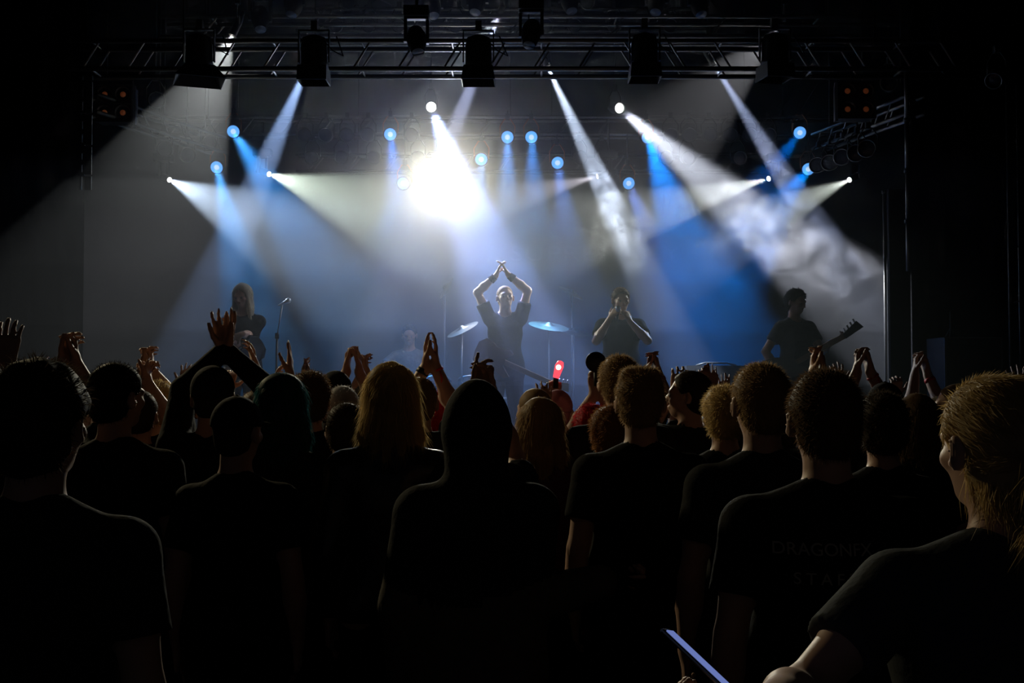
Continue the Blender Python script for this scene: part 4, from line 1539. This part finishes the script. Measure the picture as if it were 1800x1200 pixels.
def cymbal(px, py, Y, r, tilt, label, twist=0):
    c = P(px, py, Y)
    root = empty('cymbal_stand', (c.x, c.y, DZ), label, 'cymbal')
    h = c.z - DZ
    ax = Vector((math.sin(tilt), -.25, math.cos(tilt))).normalized()
    MB().lathe((0, 0, h), ax, [(-.022, r), (-.006, r * .5), (.0, r * .2), (.022, r * .12), (.026, .001)], 28).build('cymbal_plate', M['brass'], root, True)
    MB().tube((0, 0, .35), (0, 0, h), .011, 8).build('rod', M['steel'], root, True)
    for k in range(3):
        an = k * 2.094 + .5
        MB().tube((0, 0, .45), (.24 * math.cos(an), .24 * math.sin(an), .005), .011, 6).build('leg', M['steel'], root, True)
    return root


cymbal(812, 576, 13.3, .20, -.45, 'tilted cymbal on a stand left of the singer')
cymbal(782, 505, 14.6, .16, -1.05, 'steeply tilted cymbal high behind the drummer')
cymbal(965, 570, 13.3, .24, .15, 'wide cymbal on a stand right of the singer')
cymbal(1005, 512, 14.6, .17, .5, 'tilted cymbal high to the right of the singer')
cymbal(1008, 580, 13.9, .20, .2, 'cymbal lower behind the wide one right of the singer')

# microphone stand at the left of the stage
ms = P(484, 640, 12.1)
root = empty('microphone_stand', (ms.x, 12.1, SZ), 'microphone on a stand catching blue light beside the long-haired guitarist', 'microphone stand')
top = P(497, 533, 12.1) - root.location
knee = P(487, 590, 12.1) - root.location
MB().tube((0, 0, .02), knee, .012, 8).build('lower_pole', M['alu_dark'], root, True)
MB().tube(knee, top, .008, 8).build('boom', M['steel'], root, True)
MB().rings([knee - Vector((0, 0, .03)), knee + Vector((0, 0, .03))], [.022, .022], 8).build('clutch', M['black_paint'], root, True)
MB().lathe((0, 0, 0), (0, 0, 1), [(0, .14), (.015, .14), (.03, .02), (.031, .001)], 20).build('base', M['black_paint'], root, True)
ma = Vector((.055, .05, .035))
MB().lathe(top, ma, [(-.06, .008), (.0, .014), (.05, .02), (.055, .028), (.085, .03), (.10, .018), (.104, .001)], 12).build('microphone', M['steel'], root, True)
# curved stage monitor behind the raised hands, right of centre
mp = P(1262, 652, 12.3)
root = empty('stage_monitor', (mp.x, 12.3, SZ), 'low wedge monitor speaker on stage between the two men at the right', 'speaker')
m = MB()
hw, hd, hh2 = .33, .22, mp.z + .06 - SZ
m.v = [(-hw, -hd, 0), (hw, -hd, 0), (hw, hd, 0), (-hw, hd, 0), (-hw, hd * .2, hh2), (hw, hd * .2, hh2), (hw, hd, hh2), (-hw, hd, hh2)]
m.f = [(3, 2, 1, 0), (0, 1, 5, 4), (4, 5, 6, 7), (2, 3, 7, 6), (1, 2, 6, 5), (3, 0, 4, 7)]
m.build('cabinet', M['black_paint'], root)
MB().rings([(-.22, .1, hh2), (-.12, .1, hh2 + .03), (.12, .1, hh2 + .03), (.22, .1, hh2)], [.012] * 4, 6).build('handle', M['alu_dark'], root, True)
# ------------------------------------------------------------ the crowd (they face the stage)
def clap(px, tip, Y, gap=10, lean=.18, fwd=.45, curl=.22, dy=.24, spread=.10, twist=.2, shift=0, pl=None, pr=None, open_=0.):
    """two hands meeting over the head; tip = pixel row of the finger tips, gap = pixels between the wrists' centre and each wrist"""
    n = math.sqrt(1 + lean * lean + fwd * fwd)
    wy = tip + .165 / n * F_PX / Y
    l = dict(at=(px - gap + shift, wy, dy), d=(lean, fwd, 1), n=(1, -twist, -.1 + open_), curl=curl, spread=spread)
    r = dict(at=(px + gap + shift, wy, dy), d=(-lean, fwd, 1), n=(-1, -twist, -.1 + open_), curl=curl * 1.2, spread=spread)
    if pl:
        l['pole'] = pl
    if pr:
        r['pole'] = pr
    return (l, r)


def one(side, px, tip, Y, lean=0., fwd=.2, curl=.25, spread=.18, n=(0, 1, 0), dy=.15, pole=None, curls=None):
    nn = math.sqrt(1 + lean * lean + fwd * fwd)
    a = dict(at=(px - lean * .16 / nn * F_PX / Y, tip + .165 / nn * F_PX / Y, dy), d=(lean, fwd, 1), n=n, curl=curl, spread=spread)
    if pole:
        a['pole'] = pole
    if curls:
        a['curls'] = curls
    return (a, None) if side == 'l' else (None, a)


def both(a, b):
    return (a[0], b[1])


def band(label, side, col, w=.012, tail=False):
    """a bracelet round a wrist, the wearer's"""
    i = INFO[label]
    A = i['A'][0 if side == 'l' else 1]
    Wp, Ep = Vector(A['W']), Vector(A['E'])
    dv = (Ep - Wp).normalized()
    m = MB().rings([Wp + dv * .02, Wp + dv * (.02 + w)], [.034 * i['s'], .036 * i['s']], 12)
    if tail:
        m.rings([Wp + dv * .02 + Vector((.02, -.03, -.01)), Wp + dv * .02 + Vector((.03, -.035, -.05)), Wp + dv * .02 + Vector((.025, -.03, -.09))], [.004, .006, .002], 6)
    m.build('wristband', col, i['body'], True)


M['red_band'] = mat('red_band', (.75, .03, .03), .6)
M['black_band'] = mat('black_band', (.012, .012, .012), .5)
M['red_glow'] = mat('red_glow', (1, .1, .1), .4, emit=(1.0, .06, .09), strength=1.6)
M['glow_core'] = mat('glow_core', (1, .8, .7), .4, emit=(1.0, .8, .6), strength=2.5)
M['phone'] = mat('phone_body', (.05, .06, .09), .2, spec=.8)
M['phone_rim'] = mat('phone_rim', (.55, .62, .85), .35, 1.0)  # bluish tint puts the edge highlight into the rim colour
M['phone_edge_glow'] = mat('phone_edge_glow', (.02, .03, .05), .2, emit=(.22, .30, .75), strength=.6)  # emission added to imitate the blue highlight along the phone
M['lettering'] = mat('shirt_lettering', (.40, .38, .33), .8)

CR = 'audience members seen from behind'
# nearest row
person('person at the left edge of the picture, dark head and broad shoulder nearest the camera', 70, 648, 2.45, hair='mop', hcol='dark', tcol='charcoal', build=1.12, group=CR, head=(-.15, 0, 0))
YL = 'fair-haired person with a ponytail at the right edge, nearest the camera'
person(YL, 1752, 676, 2.15, yaw=.12, hair='ponytail', hcol='blond', hair_len=.26, tcol='slate', build=1.24, group=CR, head=(.15, -.05, 0), strands=12000, width=1.04,
       arms=(dict(at=(1352, 1236, -.40), d=(-.9, .25, -.30), n=(.1, .3, .9), curl=.8, spread=.02, pole=(-.7, -.1, -.75)), None))
ph = P(1238, 1172, 1.78)
d_ = (P(1292, 1222, 1.76) - P(1194, 1130, 1.80)).normalized()
root = empty('smartphone', ph, 'thin phone with a blue glow added at its edge in the hand of the ponytailed person', 'phone')
nrm_ = d_.cross((ph - Vector((0, 0, CAM_Z))).normalized()).normalized()      # held nearly edge-on to the row behind
nrm_ = nrm_ if nrm_.z > 0 else -nrm_
q = Matrix((d_, nrm_.cross(d_), nrm_)).transposed() @ Matrix.Rotation(math.radians(5), 3, 'X')
MB().box((0, 0, 0), (.155, .075, .006), q).build('phone_case', M['phone'], root)
MB().box(q @ Vector((0, 0, .0045)), (.150, .070, .002), q).build('screen', M['phone_edge_glow'], root)  # glowing face, seen edge-on, stands in for the highlight
m = MB()
cs_ = [q @ Vector((x * .079, y * .039, 0)) for x, y in ((-1, -1), (1, -1), (1, 1), (-1, 1), (-1, -1))]
for i in range(4):
    m.tube(cs_[i], cs_[i + 1], .0035, 8)
m.build('phone_rim', M['phone_rim'], root)

UL = 'tall short-haired man in a black staff T-shirt right of centre'
person(UL, 1450, 658, 2.95, hair='short', hcol='brown', tcol='black', build=1.20, group=CR, strands=6000, width=1.0)
inf = INFO[UL]
for txt, zt, size, wid in (('DRAGONFX', 1.335, .075, .235), ('STAFF', 1.265, .055, .145)):
    fc = bpy.data.curves.new('print', 'FONT')
    fc.body = txt
    fc.size = size
    fc.extrude = .0008
    fc.space_character = 1.0 if txt != 'STAFF' else 1.45
    fo = bpy.data.objects.new('print', fc)
    COL.objects.link(fo)
    tm = bpy.data.meshes.new_from_object(fo.evaluated_get(bpy.context.evaluated_depsgraph_get()))
    bpy.data.objects.remove(fo)
    xs = [v.co.x for v in tm.vertices]
    k = wid / (max(xs) - min(xs))
    s_ = inf['s']
    for v in tm.vertices:       # wrap onto the back of the shirt
        x = (v.co.x - (max(xs) + min(xs)) / 2) * k - .045
        z = zt * s_ + v.co.y * k
        hit = None
        v.co = (x, v.co.z, z)
    o = link('shirt_lettering', tm, inf['body'], M['lettering'])
    gar = [c for c in inf['body'].children if c.name.startswith('t_shirt')][0]
    from mathutils.bvhtree import BVHTree
    bvh = BVHTree.FromPolygons([v.co for v in gar.data.vertices], [list(p.vertices) for p in gar.data.polygons])
    for v in tm.vertices:
        h_ = bvh.ray_cast(Vector((v.co.x, -1, v.co.z)), Vector((0, 1, 0)))
        if h_[0]:
            v.co.y = h_[0].y - .0025 + v.co.y

# second row
person('hooded person in a pale-bodied coat at the centre, back to the camera', 838, 694, 3.6, hair='hood', top='coat', tcol='charcoal', build=1.05, group=CR, hood_r=1.0,
       arms=(None, dict(at=(1058, 1022, -.05), d=(.9, .2, -.1), n=(0, 0, 1), curl=.8, pole=(.4, 0, -1))))
hb = [o for o in bpy.data.objects if o.get('label', '').startswith('hooded person')][0]
coat = [c for c in hb.children if c.name.startswith('coat')][0]
coat.data.materials.append(cmat('cloth', 'khaki'))
cs = INFO[hb['label']]['s']
for p in coat.data.polygons:          # a dark hooded yoke over a paler coat
    if p.center.z < (1.13 + .9 * p.center.x ** 2 + .02 * math.sin(p.center.x * 9)) * cs or p.center.x > .27:
        p.material_index = 1
person('short-haired man with a protruding ear left of the staff T-shirt', 1337, 645, 3.75, hair='short', hcol='light', tcol='charcoal', build=1.06, group=CR, strands=5000, head=(.15, 0, 0))
person('man with a flat-topped haircut right of the hooded person', 1126, 652, 4.4, hair='flat', hcol='light', tcol='black', build=1.12, group=CR, strands=5000, head=(-.1, 0, 0))
person('dark-haired broad man behind the left edge person', 206, 643, 4.4, hair='short', hcol='black', tcol='black', build=1.10, group=CR, head=(-.5, 0, 0))
person('person in a dark baseball cap below the crossed forearms', 418, 705, 4.15, hair='cap', hcol='dark', extra=[('cap', 'black')], tcol='black', group=CR, head=(-.3, 0, 0))
person('woman with long blond back-lit hair in a leather jacket', 688, 646, 4.3, hair='long', hcol='blond', hair_len=.30, top='jacket', tcol='leather', group=CR, strands=9000)
person('woman with long teal-tinted hair on the left', 496, 663, 4.6, hair='long', hcol='teal', hair_len=.32, tcol='black', group=CR, head=(-.2, .05, 0), strands=6000)
person('short-haired youth low beside the blond woman', 608, 712, 5.0, hair='short', hcol='dark', tcol='charcoal', group=CR)
person('dark tousled head right of the staff T-shirt', 1550, 699, 4.35, hair='mop', hcol='dark', tcol='black', group=CR, strands=4500)
CL = 'person in a head scarf with both dark arms raised and palms together'
person(CL, 374, 650, 5.0, hair='cap', hcol='dark', top='longsleeve', tcol='black', build=1.05, group=CR, extra=[('beanie', 'charcoal')],
       arms=clap(395, 551, 5.0, 3, lean=-.10, fwd=.15, curl=.10, spread=.34, dy=.10, twist=.9, pl=(-.7, .45, -.3), pr=(.7, .45, -.3)))
band(CL, 'r', M['black_band'], .02)
# third row and beyond
person('person with long ash-blond hair between hood and flat-top', 950, 705, 4.95, hair='long', hcol='light', hair_len=.30, tcol='plum', group=CR, strands=6000)
person('ginger-brown tousled head in front of the flat-topped man', 1073, 721, 5.1, hair='mop', hcol='ginger', tcol='black', group=CR, strands=4000)
person('tall crop-haired man standing above the flat-topped man', 1088, 628, 5.55, hair='short', hcol='light', tcol='charcoal', build=1.1, group=CR, strands=4500)
person('brown bushy head behind the teal-haired woman', 545, 660, 5.6, hair='mop', hcol='brown', tcol='black', group=CR, strands=4000,
       arms=both(one('l', 486, 638, 5.6, .15, n=(1, .2, 0), curl=.3), one('r', 508, 606, 5.6, -.02, n=(-1, 0, 0), curl=.06, spread=.03)))
person('grey-haired head beside the bushy brown one', 602, 682, 6.0, hair='short', hcol='grey', tcol='black', group=CR)
RL = 'man turned in profile to the left beside the tall crop-haired man'
person(RL, 1210, 655, 5.9, yaw=.1, hair='short', hcol='dark', tcol='charcoal', group=CR, head=(1.2, .05, 0), arms=(one('l', 1200, 640, 5.9, .25, curl=.35)[0], None))
person('blond head low between profile man and the short-haired man', 1273, 686, 5.15, hair='mop', hcol='blond', tcol='black', group=CR, strands=4500)
person('rounded dark-brown head right of the tousled one', 1612, 700, 4.95, hair='long', hair_len=.18, hcol='brown', tcol='black', group=CR, strands=4000)
XL = 'balding man in glasses with his face to the left at the right side'
person(XL, 1682, 675, 5.6, yaw=.3, hair='buzz', hcol='brown', tcol='black', group=CR, head=(.9, 0, 0))
inf = INFO[XL]
gl = MB()
for sx in (-.033, .033):
    gl.torus(inf['hp'](sx, .112, .0), (inf['hp'](sx, .2, 0) - inf['hp'](sx, .1, 0)), .026, .0025, 16, 5)
for a_, b_ in (((-.01, .115, .004), (.01, .115, .004)), ((-.058, .11, .004), (-.085, .0, .004)), ((.058, .11, .004), (.085, .0, .004))):
    gl.tube(inf['hp'](*a_), inf['hp'](*b_), .0025, 5)
gl.build('glasses', M['black_paint'], inf['body'], True)
person('person in a wide dark cap behind the ponytailed one', 1740, 664, 7.0, hair='cap', hcol='dark', extra=[('cap', 'black')], tcol='black', group=CR,
       arms=one('r', 1756, 655, 7.0, 0, curl=.7))
A1 = 'person raising two clasped hands high behind the left edge person'
person(A1, 112, 672, 4.9, hair='mop', hcol='brown', tcol='charcoal', group=CR, arms=clap(122, 576, 4.9, 12, fwd=.35, curl=.55, lean=.2, spread=.15, twist=.4))
A2 = 'person with blond lit hair and pale clapping hands behind the broad man'
person(A2, 278, 676, 6.3, hair='mop', hcol='blond', tcol='black', group=CR, strands=3000, arms=clap(258, 603, 6.3, 9, fwd=.4, curl=.55, dy=.1))
person('person lifting dark bent wrists before the blond lit hair', 246, 690, 5.75, hair='short', hcol='dark', tcol='charcoal', group=CR,
       arms=clap(256, 624, 5.75, 5, fwd=.5, curl=.75))
A3 = 'person with pale hands and a red wristband right of the crossed forearms'
person(A3, 450, 690, 6.1, hair='short', hcol='brown', tcol='charcoal', group=CR, arms=both(one('l', 404, 636, 6.1, .1, curl=.7), one('r', 436, 594, 6.1, -.25, curl=.35, n=(-.8, -.4, 0))))
band(A3, 'r', M['red_band'])
A4 = 'person in a black cap with joined hands left of the blond woman'
person(A4, 590, 657, 6.6, hair='cap', hcol='dark', extra=[('beanie', 'black')], tcol='black', group=CR, arms=clap(620, 606, 6.6, 11, fwd=.4, curl=.5, lean=.05))
person('person showing a dark wrist and flat hand behind the blond woman', 645, 676, 7.1, hair='short', hcol='dark', tcol='black', group=CR, arms=clap(640, 622, 7.1, 6, fwd=.7, curl=.35))
A5 = 'crop-haired person with praying raised hands right of the blond woman'
person(A5, 738, 667, 5.8, hair='short', hcol='light', tcol='slate', group=CR, arms=clap(757, 588, 5.8, 8, fwd=.3, curl=.14, lean=-.02, spread=.03, twist=.1))
band(A5, 'l', M['black_band'], .03)
band(A5, 'r', M['red_band'], .012, True)
person('person with bright red hair and a raised fist left of the hood', 776, 697, 6.4, hair='curly', hcol='red', tcol='black', group=CR, strands=2500,
       arms=one('r', 797, 672, 6.0, 0, curl=1.0, spread=.02, dy=-.3))
A6 = 'person hidden by the hood whose long hands meet above it'
person(A6, 850, 720, 4.1, hair='short', hcol='dark', tcol='charcoal', group=CR,
       arms=(dict(at=(836, 696, .22), d=(.15, .2, 1), n=(.8, -.5, 0), curls=(.03, .55, .75, .8), curl=.5, spread=.05, pole=(-.2, 1, -.5)),
             dict(at=(866, 700, .22), d=(-.28, .2, 1), n=(-.8, -.5, 0), curl=.5, spread=.05, pole=(.25, 1, -.6))))
band(A6, 'r', M['black_band'], .02)
N2 = 'crop-haired head with its face to the left above the ash-blond hair'
person(N2, 938, 683, 5.9, hair='buzz', hcol='light', tcol='plum', group=CR, head=(.6, 0, 0), arms=one('r', 957, 668, 5.9, 0, curl=.25))
N3 = 'person in a pink cap holding up a glowing red light stick'
person(N3, 980, 690, 6.6, hair='cap', hcol='pink', extra=[('beanie', 'pinkcap')], tcol='black', group=CR, arms=one('r', 976, 652, 6.6, 0, curl=1.1, spread=.02))
root = empty('light_stick', P(977, 664, 6.75), 'glowing red light stick held over the pink cap', 'light stick')
up_ = P(983, 634, 6.75) - P(974, 664, 6.75)
MB().tube((0, 0, -.06), (0, 0, 0), .016, 10).build('handle', M['black_paint'], root, True)
MB().rings([(0, 0, 0), up_ * .35, up_ * .7, up_ * .95, up_], [.018, .022, .026, .018, .004], 12).build('glowing_wand', M['red_glow'], root, True)
MB().lathe(up_ * .62 + Vector((-.004, -.026, 0)), (0, -1, .1), [(0, .016), (.004, .010), (.005, .001)], 12).build('bulb_glow', M['glow_core'], root, True)
person('small red-haired person before the tall crop-haired man', 1040, 718, 6.1, hair='curly', hcol='red', tcol='slate', group=CR, strands=2500,
       arms=both(one('l', 1047, 640, 6.1, .05, curl=.3, spread=.03), one('r', 1063, 652, 6.1, 0, curl=.3)))
paddle = empty('hand_clapper', P(1047, 636, 6.12), 'dark oval clapper held up left of the tall crop-haired man', 'clapper')
MB().lathe((0, -.02, 0), (0, 1, 0), [(0, .001), (.0, .055), (.02, .055), (.02, .001)], 20).build('paddle', M['black_paint'], paddle, True)
MB().tube((0, -.01, -.05), (0, -.01, -.13), .011, 8).build('handle', M['black_paint'], paddle, True)
A7 = 'person clapping high with a pink wristband between crop-haired and profile men'
person(A7, 1150, 690, 6.7, hair='short', hcol='brown', tcol='charcoal', group=CR, arms=clap(1148, 612, 6.7, 10, fwd=.35, curl=.45))
band(A7, 'r', cmat('cloth', 'pinkcap'), .02)
person('person with a curled pale fist above the profile man', 1262, 692, 7.0, hair='short', hcol='brown', tcol='charcoal', group=CR,
       arms=both(one('l', 1232, 634, 7.0, -.15, curl=.9), one('r', 1250, 638, 7.0, -.1, curl=.1, spread=.04)))
person('person with one open palm left of the short-haired man', 1290, 696, 7.6, hair='short', hcol='dark', tcol='black', group=CR, arms=one('l', 1274, 653, 7.6, 0, curl=.2))
A8 = 'person with pale joined hands directly left of the bassist guitar neck'
person(A8, 1424, 690, 5.3, hair='short', hcol='brown', tcol='charcoal', group=CR, arms=clap(1441, 604, 5.3, 10, fwd=.3, curl=.35, shift=-3, lean=.1))
person('person whose small pale hand shows between two clapping pairs', 1482, 694, 7.0, hair='short', hcol='brown', tcol='black', group=CR, arms=one('l', 1474, 632, 7.0, 0, curl=.3))
A9 = 'person in a dark cap clapping with a red bracelet below the thin pole'
person(A9, 1556, 678, 5.9, hair='cap', hcol='dark', extra=[('cap', 'black')], tcol='black', group=CR, arms=clap(1518, 602, 5.9, 12, fwd=.35, curl=.6, lean=.15, spread=.16))
band(A9, 'r', M['red_band'], .012, True)
person('person with tiny raised fingers right of the thin pole', 1580, 700, 7.4, hair='short', hcol='brown', tcol='black', group=CR, arms=one('l', 1578, 652, 7.4, 0, curl=.5, spread=.2))
A10 = 'person with slender clasped hands and a red bracelet near the speaker cabinet'
person(A10, 1648, 702, 6.5, hair='short', hcol='light', tcol='black', group=CR, arms=clap(1618, 605, 6.5, 10, fwd=.3, curl=.4))
band(A10, 'r', M['red_band'], .02, True)
person('person spreading an open hand at the right edge', 1812, 690, 6.1, hair='short', hcol='dark', tcol='black', group=CR, arms=one('l', 1790, 642, 6.1, -.1, curl=.1, spread=.3))
person('person raising a dark hand at the left edge behind the nearest head', -38, 636, 4.0, hair='short', hcol='dark', tcol='charcoal', build=1.1, group=CR,
       arms=one('r', 8, 562, 4.0, -.05, curl=.2, spread=.12))
person('person with small bright fingertips left of the high clasped hands', 62, 690, 6.4, hair='short', hcol='brown', tcol='black', group=CR,
       arms=both(one('l', 72, 618, 6.4, 0, curl=.5, spread=.2), one('r', 117, 626, 6.4, .1, curl=.15, spread=.25)))
person('person with a small dark hand left of the crossed forearms', 322, 694, 7.0, hair='short', hcol='dark', tcol='black', group=CR, arms=one('r', 326, 634, 7.0, 0, curl=.3))
person('person with pale open fingers behind the bushy brown head', 556, 694, 7.7, hair='short', hcol='brown', tcol='black', group=CR, arms=clap(538, 628, 7.7, 7, fwd=.2, curl=.15, spread=.2))
print('POLYS', sum(len(o.data.polygons) for o in bpy.data.objects if o.type == 'MESH'))
